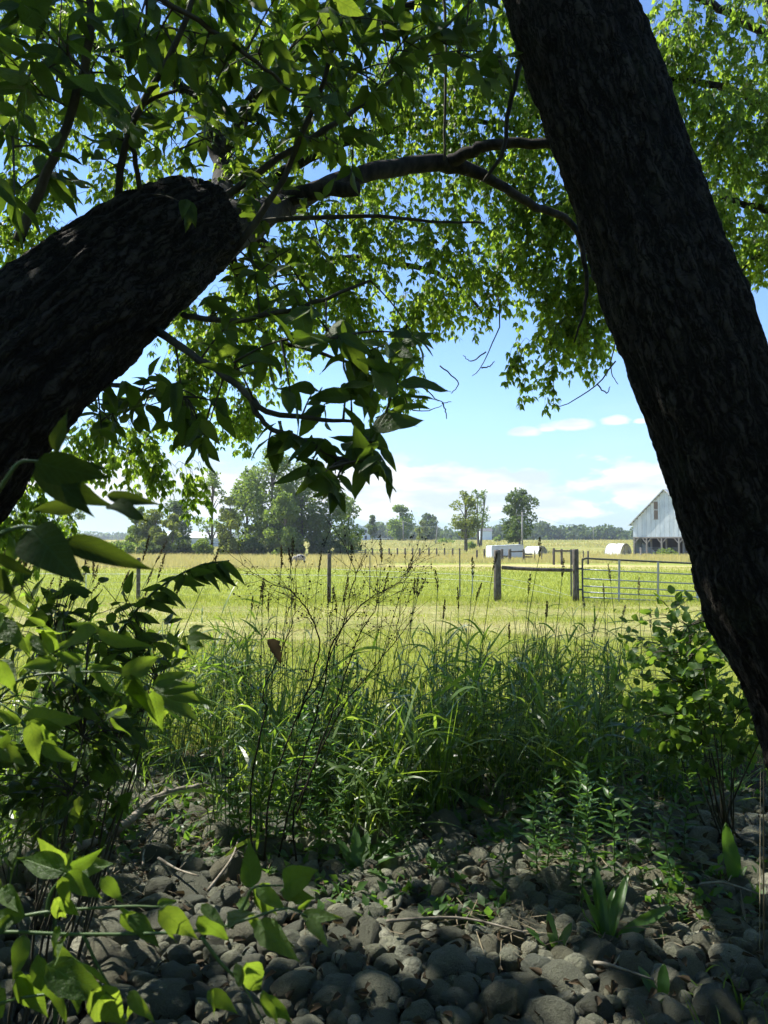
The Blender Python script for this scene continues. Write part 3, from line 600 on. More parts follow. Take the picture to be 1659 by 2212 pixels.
# --- leaf crowns added out of view overhead to shade stones, trunk and near leaves
skR = Skel(); tb = MB()
for rows in [[(1030, -560, 3.2, .19), (900, -900, 3.4, .16), (700, -1500, 3.6, .12), (400, -2300, 3.6, .07)]]: limb(tb, skR, rows, 30, 10, .02)
top = skR.p[8]
for e, rr in [((-3.2, 3.6, 6.0), .07), ((-5.5, 4.8, 6.2), .07), ((-1.0, 0.5, 6.3), .06), ((2.2, 1.5, 6.5), .06), ((2.8, 5.0, 7.0), .06), ((-2.5, 6.5, 7.2), .06), ((-4.5, 1.0, 6.0), .06)]:
    e = np.array(e); p = spline([top, (top + e) / 2 + np.array([0, 0, .5]), e], 20); rad = np.linspace(rr, .015, 20); tb.tube(p, rad, 7); skR.add(p, rad)
stuff(tb.build('limbs', M['bark'], treeR, True))
lfR = []; twR = MB()
anch = [wblob(*b) for b in [((-3.2, 3.4, 5.6), 1.5, 110), ((-5.2, 4.8, 5.8), 1.6, 34), ((-6.8, 5.6, 5.4), 1.6, 40), ((-1.0, 1.0, 5.8), 1.6, 60), ((1.6, 1.4, 6.0), 1.6, 50), ((2.8, 4.6, 6.8), 1.4, 40), ((-2.2, 6.0, 7.0), 1.5, 36), ((-4.6, 1.2, 5.6), 1.6, 60), ((-4.4, 7.2, 6.6), 1.6, 24), ((0.4, 3.6, 6.2), 1.5, 60), ((-6.4, 2.6, 4.6), 1.5, 60), ((-7.4, 7.4, 4.8), 1.6, 24), ((0.5, 6.4, 7.4), 1.5, 34), ((-3.9, 5.2, 6.1), 1.3, 26), ((-2.9, 5.3, 6.4), 1.1, 12), ((-0.9, 3.7, 5.4), .9, 60), ((-0.3, 3.2, 4.9), .7, 40), ((-3.6, 2.3, 4.6), 1.0, 70), ((-2.6, 3.3, 5.0), .9, 50), ((-4.2, 3.6, 4.4), .9, 50)]]
sprays(np.concatenate(anch), skR, twR, lfR, .15, 6)
stuff(twR.build('twigs', M['twig'], treeR, True)); crown(treeR, lfR)


# --- leaf mass added out of view behind and beside the camera to darken the foreground
tp = []
for k in range(4200):
    a = RNG.uniform(R(125), R(415)); rr = RNG.uniform(4.4, 6.6); q_ = (math.cos(a) * rr * 1.2, math.sin(a) * rr, RNG.uniform(0, 6.2) if math.sin(a) < .25 else RNG.uniform(0, 4.4)); tp.append(q_)
tp = np.array(tp); tp = np.repeat(tp, 6, 0) + RNG.normal(size=(len(tp) * 6, 3)) * .22
tp = tp[~((tp[:, 1] > -.6) & (np.abs(tp[:, 0]) < np.maximum(tp[:, 1], 0) * .62 + 1.5))]
v, f = inst(LEAF4_V, LEAF4_F, tp, rdir(len(tp), -.5), rdir(len(tp), .6), .30 * RNG.uniform(.7, 1.3, len(tp)))
mb = MB(); mb.add(v, f); o = stuff(mb.build('thicket', M['leaf'], None, True)); tag(o, 'dense leafy thicket growing behind the viewpoint', 'thicket')

# ------------------------------------------------------------------ stones
def ico(sub):
    import bmesh
    bm = bmesh.new(); bmesh.ops.create_icosphere(bm, subdivisions=sub, radius=1); bm.verts.ensure_lookup_table()
    v = np.array([x.co[:] for x in bm.verts]); f = np.array([[y.index for y in x.verts] for x in bm.faces]); bm.free(); return v, f
ICO3, ICO2 = ico(4), ico(3)
def stone_shape(seed, base):
    rg = np.random.default_rng(seed); v, f = base; v = v.copy()
    v *= (1 + (fbm(v * 1.1 + seed * 7.7, 3) - .5) * .55)[:, None]
    for k in range(rg.integers(2, 5)):           # flat broken faces
        n = rg.normal(size=3); n /= np.linalg.norm(n); h = rg.uniform(.5, .85); d = v @ n - h; v -= np.where(d > 0, d * .8, 0)[:, None] * n
    v += norm(v) * ((fbm(v * 4 + seed, 4) - .5) * .07)[:, None]
    return v * np.array([1, rg.uniform(.65, .95), rg.uniform(.5, .8)]), f
SHAPES = [stone_shape(s, ICO3) for s in range(22)]; SMALL = [stone_shape(s, ICO2) for s in range(22)]; TINY = [stone_shape(s, ico(2)) for s in range(22)]
ME_STONE = []
for v, f in SHAPES:
    me = mesh_np('stone', v, f); me.materials.append(M['stone']); ME_STONE.append(me)
bed_p = [(-3.4, 2.0), (3.2, 2.0), (3.4, 4.6), (2.3, 5.6), (0.2, 5.9), (-2.2, 6.3), (-3.8, 5.6)]
bed = structure(link('stone_bed', mesh_np('stone_bed', [(x, y, .0) for x, y in bed_p] + [(0, 3.8, .0)], [[i, (i + 1) % 7, 7] for i in range(7)]), None))
def soil_mat():
    m, t, o = newmat('leaf_litter_soil'); g = NT(t); p = g.pos(); a = g.noise(p, 9, 6, .7); b = g.noise(p, 40, 4, .7)
    c = g.mix(g.mapr(a, .35, .7), (.035, .028, .02), (.10, .08, .055)); c = g.mix(g.mapr(b, .6, .75, 0, .6), c, (.2, .16, .1))
    t.links.new(g.bsdf(c, .95, .1, g.bump(b, .8, .03)), o.inputs[0]); return m
M['soil'] = soil_mat(); bed.data.materials.append(M['soil'])
from math import sqrt
cand = []
def in_bed(x, y):
    ins = False; j = 6
    for i in range(7):
        xi, yi = bed_p[i]; xj, yj = bed_p[j]
        if (yi > y) != (yj > y) and x < (xj - xi) * (y - yi) / (yj - yi) + xi: ins = not ins
        j = i
    return ins
placed = np.zeros((0, 3))
sizes = np.concatenate([np.full(22, .116), np.full(170, .086), np.full(600, .062), np.full(1300, .046), np.full(1700, .030)])
st = []
for r0 in sizes:
    r_ = r0 * RNG.uniform(.8, 1.25)
    for tr in range(14):
        y = 2.3 + 3.8 * RNG.random() ** 1.15; x = RNG.uniform(-1, 1) * min(3.2, y * .62)
        if not in_bed(x, y): continue
        # fewer stones under the tall grass
        if y > 4.9 and r0 > .06 and RNG.random() < .45: continue
        if len(placed):
            d2 = (placed[:, 0] - x) ** 2 + (placed[:, 1] - y) ** 2; lim = ((placed[:, 2] + r_) * .70) ** 2
            if (d2 < lim).any(): continue
        placed = np.concatenate([placed, [[x, y, r_]]]); st.append((x, y, r_)); break
st.sort(key=lambda q: -(q[2] / q[1] if abs(q[0] / q[1]) < .56 and q[1] > 2.6 else 0))
mb = MB()
for k, (x, y, r_) in enumerate(st):
    rot = Matrix.Rotation(RNG.uniform(0, 6.28), 4, 'Z') @ Matrix.Rotation(RNG.normal() * .35, 4, 'X') @ Matrix.Rotation(RNG.normal() * .35, 4, 'Y')
    z = r_ * RNG.uniform(.12, .5) + (.02 if r_ < .06 else 0); q = int(RNG.integers(22)); s_ = r_ * 1.12
    m4 = Matrix.Translation((x, y, z)) @ rot @ Matrix.Diagonal((s_, s_, s_, 1))
    if k < 295:
        o = bpy.data.objects.new('stone', ME_STONE[q]); C.objects.link(o); o.parent = bed; o.matrix_local = m4
    else:
        v, f = SMALL[q] if r_ > .043 else TINY[q]
        A = np.array(m4); mb.add(v @ A[:3, :3].T + A[:3, 3], f)
stuff(mb.build('small_stones', M['stone'], bed, True))

# ------------------------------------------------------------------ grass blades
def blades(base, az_, elv, Ln, wd, droop, twist=None, seg=6):
    """curved tapering blades -> verts, faces"""
    n = len(base); t = np.linspace(0, 1, seg)
    d = np.stack([np.cos(az_) * np.cos(elv), np.sin(az_) * np.cos(elv), np.sin(elv)], -1)
    p = base[:, None] + (t[None, :, None] * d[:, None] + np.array([0, 0, -1.])[None, None] * (droop[:, None] * t[None] ** 2.2)[..., None]) * Ln[:, None, None]
    T = norm(np.gradient(p, axis=1)); S = norm(np.cross(T, np.array([0, 0, 1.]) + .001))
    tw = (RNG.normal(size=n) * .6 if twist is None else twist); Nn = np.cross(S, T)
    S = S * np.cos(tw)[:, None, None] + Nn * np.sin(tw)[:, None, None]
    prof = np.minimum(1, .45 + t * 3) * (1 - t ** 1.8); prof[-1] = .02
    hw = (wd[:, None] * prof[None] * .5)[..., None]
    v = np.stack([p - S * hw, p + S * hw], 2).reshape(n, seg * 2, 3)
    k = np.arange(seg - 1) * 2; q = np.stack([k, k + 1, k + 3, k + 2], -1); f = np.concatenate([q[:, [0, 1, 2]], q[:, [0, 2, 3]]])
    return v.reshape(-1, 3), (f[None] + (np.arange(n) * seg * 2)[:, None, None]).reshape(-1, 3)
def tall_stems(n, vx0, vx1, d0, d1, h0, h1, mb_s, mb_b, lean=.12, nb=(5, 9), wid=(.011, .025), ln=(.20, .46), leanx=.05):
    nc = max(3, n // 9); cc = [(RNG.uniform(vx0, vx1), RNG.uniform(d0, d1), RNG.uniform(.72, 1.0)) for _ in range(nc)]
    for k in range(n):
        cx_, cd_, ch_ = cc[k % nc]; d = cd_ + RNG.normal() * .10; b = Gp(cx_ + RNG.normal() * 20, d); h = RNG.uniform(h0, h1) * ch_
        le = np.array([RNG.normal() * lean + leanx, RNG.normal() * lean]) * h
        t = np.linspace(0, 1, 7); path = b + np.stack([le[0] * t ** 1.6, le[1] * t ** 1.6, h * t], 1)
        mb_s.tube(path, np.linspace(.0032, .0016, 7), 4, False)
        m = int(RNG.integers(*nb)); u = np.sort(RNG.uniform(.15, .97, m)); bp = np.stack([np.interp(u, t, path[:, i]) for i in range(3)], 1)
        v, f = blades(bp, RNG.uniform(0, 6.28, m), RNG.uniform(.15, 1.2, m), RNG.uniform(*ln, m), RNG.uniform(*wid, m), RNG.uniform(.05, .75, m), seg=6); mb_b.add(v, f)
ms, mbl = MB(), MB()
tall_stems(190, 470, 870, 4.3, 6.4, .55, 1.15, ms, mbl)
tall_stems(260, 850, 1330, 4.95, 6.8,   .55, 1.22, ms, mbl)
tall_stems(200, 60, 500, 5.6, 7.4, .7, 1.35, ms, mbl, leanx=.18)
tall_stems(120, -60, 190, 3.6, 5.2, .6, 1.15, ms, mbl, leanx=.15)
tall_stems(70, 1300, 1480, 5.3, 6.6, .35, .8, ms, mbl)
tall_stems(90, 1480, 1780, 5.2, 6.8, .4, .9, ms, mbl)
tall_stems(30, 500, 860, 4.4, 5.4, .5, .95, ms, mbl, wid=(.016, .030), ln=(.25, .5))
tall_stems(80, 870, 1330, 4.8, 5.6, .5, 1.1, ms, mbl, wid=(.016, .030), ln=(.25, .5))
tall_stems(170, 420, 1300, 5.0, 7.0, .8, 1.35, ms, mbl, nb=(2, 5), wid=(.007, .013), ln=(.15, .34))
# low arching tufts at the foot
nb_ = 2600; dd = RNG.uniform(4.4, 7.4, nb_); bx = np.array([Gp(a, d) for a, d in zip(RNG.uniform(100, 1600, nb_), dd)])
keep = ~((bx[:, 1] < 5.0) & (np.abs(bx[:, 0] + .45) > .55)); bx = bx[keep]; nb_ = len(bx)
v, f = blades(bx, RNG.uniform(0, 6.28, nb_), RNG.uniform(.7, 1.4, nb_), RNG.uniform(.2, .55, nb_), RNG.uniform(.005, .010, nb_), RNG.uniform(.1, .8, nb_), seg=5); mbl.add(v, f)
tg = thing('tall_grass', 'stand of tall dark green broad-bladed grass between the stones and the mown lawn', 'grass')
tg['kind'] = 'stuff'
stuff(ms.build('stems', M['stem'], tg, True)); stuff(mbl.build('blades', M['grass_tall'], tg, True))

# flowering stalks, each a thing
def seed_head(p0, dirn, ln, rad):
    """narrow panicle of small spikelets"""
    n = int(80 * ln / .12); u = RNG.random(n); env = np.sin(np.pi * np.clip(u * .92 + .06, 0, 1)) ** .7
    ax = norm(dirn); rd = rdir(n); rd = norm(rd - (rd @ ax)[:, None] * ax); P = p0 + ax * (u * ln)[:, None] + rd * (env * rad * RNG.uniform(.2, .9, n))[:, None]
    return inst(QUAD_V, QUAD_F, P, ax + rd * .45, rd, .014 * np.ones(n), .0075 * np.ones(n))
def stalk(vx, vy, d, mat_h, lean, label_i):
    top_ = Wp(vx, vy, d); b = np.array([top_[0] - lean * top_[2], d + RNG.normal() * .1, gz(d)])
    o = thing('grass_stalk', *STALK_LABEL[label_i], loc=tuple(b), group=STALK_GROUP[label_i])
    t = np.linspace(0, 1, 10); path = b + (top_ - b) * t[:, None]; path[:, 0] = b[0] + (top_[0] - b[0]) * t ** 1.7
    ln = RNG.uniform(.10, .17); mb = MB(); mb.tube(path, np.linspace(.0035, .0018, 10), 4, False); mb.build('stem', M['stem'] if mat_h != 'straw' else M['straw'], o, True)
    dr = norm(path[-1] - path[-2]) + RNG.normal(size=3) * .12; mb = MB(); v, f = seed_head(path[-1] - norm(dr) * .02, dr, ln, RNG.uniform(.010, .018)); mb.add(v, f); mb.build('seed_head', M[mat_h], o)
    m = int(RNG.integers(2, 4)); u = RNG.uniform(.35, .85, m); bp = np.stack([np.interp(u, t, path[:, i]) for i in range(3)], 1)
    for i in range(m):
        v, f = blades(bp[i:i + 1], RNG.uniform(0, 6.28, 1), RNG.uniform(.4, 1.0, 1), RNG.uniform(.14, .26, 1), RNG.uniform(.008, .014, 1), RNG.uniform(.1, .6, 1)); mb = MB(); mb.add(v, f); mb.build('blade', M['grass_tall'], o, True)
STALK_LABEL = [('dark flowering grass stalk leaning right in the left hand grass', 'grass stalk'), ('dark flowering grass stalk standing in front of the slim middle fence post', 'grass stalk'),
               ('dark flowering grass stalk in front of the thick fence post and rail', 'grass stalk'), ('pale straw coloured flowering grass stalk in front of the tubular gate', 'grass stalk')]
STALK_GROUP = ['flowering grass on the left', 'flowering grass by the middle post', 'flowering grass by the rail', 'pale flowering grass by the gate']
M['seed_dark'] = leaf_mat('dark_seed', [(.05, .045, .025), (.09, .075, .04)], [(.1, .08, .03), (.14, .11, .05)], .2, .8, .1, veins=False)
M['seed_pale'] = leaf_mat('pale_seed', [(.30, .25, .13), (.42, .36, .20)], [(.35, .3, .14), (.45, .4, .2)], .35, .8, .1, veins=False)
for k in range(26): stalk(RNG.uniform(0, 470), RNG.uniform(1195, 1310), RNG.uniform(4.6, 6.2), 'seed_dark', RNG.uniform(.16, .34), 0)
for k in range(20): stalk(RNG.uniform(540, 920), RNG.uniform(1195, 1330), RNG.uniform(4.5, 5.6), 'seed_dark', RNG.uniform(-.02, .22), 1)
for vx, vy in [(945, 1270), (958, 1330), (1022, 1240), (1030, 1290), (1066, 1225), (1100, 1380), (1142, 1275), (1166, 1195), (1215, 1240), (990, 1310), (1180, 1330)]: stalk(vx, vy, RNG.uniform(4.9, 5.8), 'seed_dark', RNG.uniform(-.02, .12), 2)
for vx, vy in [(1262, 1310), (1305, 1290), (1345, 1330), (1380, 1280), (1405, 1350), (1318, 1250), (1280, 1370)]: stalk(vx, vy, RNG.uniform(5.2, 6.2), 'seed_pale', RNG.uniform(-.08, .05), 3)

# ------------------------------------------------------------------ lawn and meadow
def scatter_blades(n, d0, d1, h, wk, elev=(.7, 1.5), spread=.60, dens=None, xoff=0, lo=0.):
    u = RNG.random(n); d = d0 * (d1 / d0) ** u; x = RNG.uniform(-1, 1, n) * d * spread + xoff
    if dens is not None: k = dens(x, d); d = d[k]; x = x[k]; n = len(d)
    z = np.interp(d, [0, 40, 80, 112, 150, 260, 400, 2500], [0, 0, -.28, -.30, .15, 2.0, 2.4, 4.0]) + lo; b = np.stack([x, d, z], 1)
    a = RNG.uniform(0, 6.28, n); e = RNG.uniform(*elev, n); L_ = RNG.uniform(*h, n); W_ = np.maximum(.005, d * wk)
    tip = b + np.stack([np.cos(a) * np.cos(e), np.sin(a) * np.cos(e), np.sin(e)], 1) * L_[:, None]
    s = np.stack([-np.sin(a), np.cos(a), 0 * a], 1) * (W_ * .5)[:, None]; s = np.where(RNG.random((n, 1)) < .5, s, np.stack([W_ * .5, 0 * a, 0 * a], 1))
    v = np.stack([b - s, b + s, tip], 1).reshape(-1, 3); f = np.arange(3 * n).reshape(-1, 3); return v, f
def clump(x, d, sc, th, o=0.): return fbm(np.stack([x * sc, d * sc, 0 * x + o], 1), 3) > th
mb = MB()
v, f = scatter_blades(130000, 6.4, 24, (.05, .13), .0007, dens=lambda x, d: ~((d > 13.5) & (d < 20.5) & clump(x, d * 2, .5, .50))); mb.add(v, f)
v, f = scatter_blades(80000, 22, 54, (.06, .16), .0007); mb.add(v, f)
v, f = scatter_blades(9000, 6.0, 9.5, (.12, .35), .0009, dens=lambda x, d: clump(x, d, .9, .48)); mb.add(v, f)
v, f = scatter_blades(7000, 9, 40, (.10, .26), .0008, dens=lambda x, d: clump(x, d, .6, .58)); mb.add(v, f)
v, f = scatter_blades(2500, 20.8, 23.6, (.15, .38), .0007, dens=lambda x, d: clump(x, d, .9, .5)); mb.add(v, f)
o = stuff(mb.build('lawn_grass', M['grass_lawn'])); tag(o, 'short bright green grass of the sunlit lawn and pasture', 'grass')
mb = MB()
v, f = scatter_blades(40000, 12.0, 22.0, (.08, .22), .0006, (-.02, .5), dens=lambda x, d: clump(x, d * 2, .5, .47), lo=.02); mb.add(v, f)
v, f = scatter_blades(9000, 7.0, 12.5, (.08, .2), .0006, (0, .4), dens=lambda x, d: clump(x, d, .8, .56)); mb.add(v, f)
v, f = scatter_blades(2600, 8, 21, (.03, .09), .0016, (.1, .9), dens=lambda x, d: clump(x, d * 2, .9, .64, 9.)); mb.add(v, f)
o = stuff(mb.build('cut_hay', M['straw'])); tag(o, 'strip of dry cut hay lying on the lawn before the fence', 'hay')
mb = MB()
v, f = scatter_blades(70000, 50, 108, (.25, .6), .0008, (1.0, 1.5), dens=lambda x, d: ((x < d * -.04 + RNG.normal(size=len(x)) * 2) | (d > 66)) & ~((np.abs(x + 7.2) < 1.5) & (d > 58) & (d < 68))); mb.add(v, f)
v, f = scatter_blades(30000, 108, 260, (.3, .8), .0008, (1.0, 1.5), dens=lambda x, d: clump(x, d, .05, .42)); mb.add(v, f)
o = stuff(mb.build('meadow_grass', M['meadow'])); tag(o, 'ripe tan meadow grass in the field beyond the fence', 'grass')
n = 900; d = RNG.uniform(3.5, 6.0, n); c = np.array([Gp(a, b) for a, b in zip(RNG.uniform(150, 1640, n), d)]); k = fbm(c * np.array([1.1, 1.1, 0]) + 21, 3) > .50; c = c[k]; c = np.repeat(c, 5, 0) + RNG.normal(size=(len(c) * 5, 3)) * [.03, .03, .02] + [0, 0, .05]; n = len(c)
X_ = rdir(n); X_[:, 2] = np.abs(X_[:, 2]) * .8 + .1; v, f = inst(LEAF4_V, LEAF4_F, c, X_, np.tile([0, 0, 1.], (n, 1)) + RNG.normal(size=(n, 3)) * .4, RNG.uniform(.03, .09, n)); mb = MB(); mb.add(v, f)
o = stuff(mb.build('ground_cover', M['weed'], None, True)); tag(o, 'small creeping green weeds growing between the stones', 'weeds')
mb = MB(); n = 1300; d = RNG.uniform(2.6, 5.6, n); c = np.array([Gp(a, b) for a, b in zip(RNG.uniform(50, 1640, n), d)]); c[:, 2] += .04 + .05 * RNG.random(n); v, f = inst(*leaf_template(88, wid=.5, droop=.3, fold=.4, n=5), c, rdir(n) * [1, 1, .3], rdir(n, 1.2), RNG.uniform(.025, .06, n)); mb.add(v, f)
o = stuff(mb.build('leaf_litter', M['dry'], None, True)); tag(o, 'small withered brown leaves lying between the stones', 'leaf litter')
# litter straw on the stones
M['litter'] = leaf_mat('grey_straw', [(.13, .11, .07), (.20, .17, .11), (.28, .24, .16)], [(.16, .13, .07), (.22, .18, .1)], .2, .8, .15, veins=False)
mb = MB(); n = 4200; d = RNG.uniform(3.3, 6.2, n); c = np.array([Gp(a, b) for a, b in zip(RNG.uniform(200, 1600, n), d)]); c[:, 2] += .03 + .05 * RNG.random(n)
k = fbm(c * np.array([1.3, 1.3, 0]) + 4, 3) > .46; c = c[k]; n = len(c); a = RNG.uniform(0, 6.28, n); L_ = RNG.uniform(.05, .32, n)
v, f = blades(c, a, RNG.normal(size=n) * .12, L_, RNG.uniform(.003, .008, n), RNG.normal(size=n) * .08, seg=4); mb.add(v, f)
o = stuff(mb.build('straw_litter', M['litter'])); tag(o, 'loose dry straw and stalks scattered over the stones', 'straw')

# ------------------------------------------------------------------ near saplings with large leaves
def sapling(label, base, stems, leaves, depth, meshes=None, conv=lambda x, y: (x, y), rad=.0028, cat='sapling', wide=1., njit=.45, name='box_elder_sapling'):
    o = thing(name, label, cat, tuple(base)); meshes = meshes or ME_NEAR2
    for rows in stems:
        p = np.array([Wp(*conv(r_[0], r_[1]), depth + (r_[2] if len(r_) > 2 else 0)) for r_ in rows]); s = spline(p, 16)
        mb = MB(); mb.tube(s, np.linspace(rad, rad * .4, 16), 6); mb.build('stem', M['stem'], o, True)
    extra = []
    if meshes is ME_NEAR2:
        for q in leaves:
            if RNG.random() < .75:
                a = RNG.uniform(-.9, .9); dx, dy = (q[2] - q[0]) * .8, (q[3] - q[1]) * .8; extra.append((q[0] + RNG.normal() * 25, q[1] + RNG.normal() * 25, q[0] + dx * math.cos(a) - dy * math.sin(a), q[1] + dx * math.sin(a) + dy * math.cos(a), .9))
    for q in list(leaves) + extra:
        d0 = depth + RNG.normal() * .05; b = Wp(*conv(q[0], q[1]), d0); t = Wp(*conv(q[2], q[3]), d0 + RNG.normal() * .03)
        wd = q[4] if len(q) > 4 else 1.; ln = np.linalg.norm(t - b)
        Nn = np.array([RNG.normal() * njit, -1., .35 + RNG.normal() * njit])
        put_leaf(o, meshes, b, t - b, Nn, ln, wd * wide)
        # short petiole
    return o
# wide leaves hanging close by at the left edge, coloured as silhouettes
Z3 = lambda x, y: (x * .2, 896 + y * .2)
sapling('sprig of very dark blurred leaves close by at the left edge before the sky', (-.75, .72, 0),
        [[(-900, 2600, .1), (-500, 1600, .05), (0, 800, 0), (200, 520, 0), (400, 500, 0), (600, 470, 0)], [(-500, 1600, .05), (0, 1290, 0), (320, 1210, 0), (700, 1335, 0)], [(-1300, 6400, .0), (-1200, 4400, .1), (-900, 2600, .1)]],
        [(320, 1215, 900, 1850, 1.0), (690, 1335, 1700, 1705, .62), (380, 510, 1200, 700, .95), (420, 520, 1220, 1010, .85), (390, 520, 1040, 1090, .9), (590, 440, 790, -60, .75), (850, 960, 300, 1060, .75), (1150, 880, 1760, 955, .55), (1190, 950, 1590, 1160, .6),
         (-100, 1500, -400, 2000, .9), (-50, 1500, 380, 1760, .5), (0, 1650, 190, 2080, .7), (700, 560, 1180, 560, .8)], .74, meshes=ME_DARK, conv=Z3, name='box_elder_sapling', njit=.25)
# the middle left sapling
Z4 = lambda x, y: (x * .28, 1261 + y * .28)
S1 = [(930, 690, 1260, 560), (1180, 800, 1510, 690), (1200, 800, 1680, 930, .7), (1210, 830, 1570, 1070), (985, 700, 1225, 1060), (740, 690, 920, 880), (450, 600, 140, 660, .9), (640, 600, 380, 520, .9), (690, 640, 850, 800, .7), (735, 340, 470, 490, 1.2), (745, 360, 1200, 505, .7), (390, 545, 120, 400),
      (0, 590, 135, 880), (170, 1060, 610, 1030), (230, 1070, 310, 1420), (290, 1100, 490, 1240, .8), (160, 1060, -60, 970), (855, 1030, 1010, 1180, .9), (940, 960, 800, 1050, .9), (330, 1260, 620, 1380, .8), (0, 280, 230, 530), (30, 240, -120, 520), (340, 330, 480, 560, .8), (350, 320, 180, 240, .8), (240, 400, 400, 560, .7), (0, 1250, 220, 1420), (60, 1130, -80, 1330), (430, 520, 620, 400, .8),
      (560, 620, 640, 800, .8), (1370, 470, 1360, 590, .9), (1480, 440, 1570, 510, 1.), (1450, 450, 1500, 590, .8), (1290, 400, 1410, 480, .7), (1450, 400, 1650, 410, .6), (960, 880, 1110, 980, .9), (1270, 990, 1330, 1050, .7)]
sapling('box elder sapling with broad mid green leaves reaching in at the left edge', (-1.1, 1.1, 0),
        [[(-400, 5000, .1), (-350, 1900, .1), (-150, 1000, .05), (130, 750, 0), (450, 690, 0), (930, 690, 0), (1190, 810, 0)], [(-350, 1900, .1), (-50, 1200), (160, 1060), (0, 920)], [(-150, 1000, .05), (200, 700), (400, 540), (740, 350)], [(160, 1060), (250, 1180), (340, 1270)], [(450, 690), (640, 800), (800, 950), (900, 1020)]],
        S1, 1.12, conv=Z4, wide=.82)
# bottom left sprays
Z2 = lambda x, y: (x * .5, 1659 + y * .5)
S2 = [(280, 450, 70, 380), (285, 440, 320, 325), (300, 435, 505, 420), (280, 460, 450, 560, 1.1), (270, 560, 345, 655), (440, 470, 530, 590), (1090, 515, 1068, 305, 1.15), (1110, 515, 1240, 630), (1220, 505, 1395, 443), (1225, 515, 1335, 502, .7), (1080, 620, 985, 665, 1.2), (1110, 660, 1295, 830), (1300, 640, 1490, 640, .8), (1330, 650, 1425, 768), (1285, 610, 1362, 555, .8), (690, 610, 850, 745), (560, 630, 690, 800), (860, 640, 990, 745), (30, 500, 105, 640),
      (250, 760, 490, 925, .9), (110, 720, 50, 930), (200, 850, 500, 1005), (400, 960, 530, 1110), (560, 960, 670, 1110), (900, 960, 1025, 1065), (1060, 840, 1135, 975), (60, 640, -60, 760), (680, 590, 770, 570, 1.2), (0, 480, -80, 600), (300, 700, 230, 860), (80, 900, 200, 1080), (520, 600, 640, 640, .9), (20, 960, -60, 1120), (330, 880, 330, 1060), (1150, 980, 1260, 1110)]
sapling('light green leafy shoots spreading low over the stones at the bottom left', (-.9, .95, 0),
        [[(-300, 1500, .1), (-150, 760, .05), (0, 710), (360, 720), (860, 705), (1080, 650), (1240, 605), (1330, 645)], [(360, 720), (420, 850), (480, 950)], [(870, 730), (960, 850), (1050, 940), (1140, 1100)], [(200, 640), (220, 540), (285, 455)], [(1000, 690), (1060, 580), (1100, 515), (1225, 508)], [(-200, 1100, .1), (60, 1000), (400, 960)], [(-150, 760, .05), (100, 640), (500, 600), (700, 600)]],
        S2, .98, conv=Z2, wide=.85)
# dark arching spray of narrow leaves
st_ = [(150, 1560), (215, 1440), (285, 1330), (350, 1265), (430, 1222), (492, 1212)]
lv = []
for k in range(52):
    u = RNG.random() ** .8; x = float(np.interp(u, np.linspace(0, 1, 6), [q[0] for q in st_])); y = float(np.interp(u, np.linspace(0, 1, 6), [q[1] for q in st_]))
    a = RNG.uniform(.1, 1.5); l_ = RNG.uniform(45, 85); lv.append((x, y, x + math.cos(a) * l_ * (1 if RNG.random() < .7 else -.6), y + math.sin(a) * l_ * .75, RNG.uniform(.8, 1.25)))
sapling('arching shoot of dark narrow drooping leaves over the grass left of centre', tuple(Gp(150, 2.6)), [[(120, 2300, -.2), (120, 1800, 0)] + st_], lv, 2.6, meshes=ME_LANCE, rad=.007)
# leafy bush filling the left behind the saplings
def leafy_bush(name, label, cat, base, ell, nleaf, size, meshes, templ, mat, nst=9, limit=290, up=.2, shapef=None):
    o = thing(name, label, cat, tuple(base)); base = np.array(base); c, r_ = np.array(ell[0]), np.array(ell[1])
    tips = []
    for k in range(nst):
        tip = c + rdir(1)[0] * r_ * RNG.uniform(.5, .95); p = spline([base + RNG.normal(size=3) * [.06, .06, 0], base * .45 + np.array([tip[0], tip[1], base[2]]) * .35 + np.array([base[0], base[1], tip[2]]) * .2 + RNG.normal(size=3) * .04, tip], 14)
        mb = MB(); mb.tube(p, np.linspace(.009, .002, 14), 5); mb.build('stem', M['twig'], o, True); tips.append(p)
    allp = np.concatenate(tips); lf = Leafy(meshes, templ, mat); tw = MB()
    for k in range(nleaf // 5):
        a = c + rdir(1)[0] * r_ * RNG.random() ** .45; j = int(np.argmin(np.linalg.norm(allp - a, axis=1))); b = allp[j]; dist = np.linalg.norm(a - b)
        p = spline([b, (a + b) / 2 + [0, 0, .1 * dist], a], 6); tw.tube(p, np.linspace(.0028, .001, 6), 3, False)
        for q in range(5):
            e = b + (a - b) * (1 - q * .17 if dist > .08 else 1 - .05 * q); X = norm(a - b + 1e-4) * .5 + RNG.normal(size=3) * .6 + np.array([0, 0, up])
            lf.add(e + RNG.normal(size=3) * .01, X, np.array([-.2, -.3, .9]) + RNG.normal(size=3) * .5, size * RNG.uniform(.65, 1.2), RNG.uniform(.85, 1.15))
    stuff(tw.build('twigs', M['twig'], o, True)); lf.build(o, limit); return o
b = Gp(60, 2.6)
leafy_bush('leafy_shrub', 'dark leafy shrub under the leaning trunk at the left behind the saplings', 'shrub', b, (Wp(120, 1500, 2.5), (.42, .5, .46)), 720, .080, ME_NEAR, NEARV, M['leaf_near_mass'], 10, 290, -.35)
b = Gp(40, 3.4)
leafy_bush('leafy_shrub', 'low dark shrub on the stones at the lower left', 'shrub', Gp(40, 3.2), (Wp(60, 1690, 3.1), (.46, .5, .28)), 420, .082, ME_NEAR, NEARV, M['leaf_near_mass'], 8, 290, -.2)
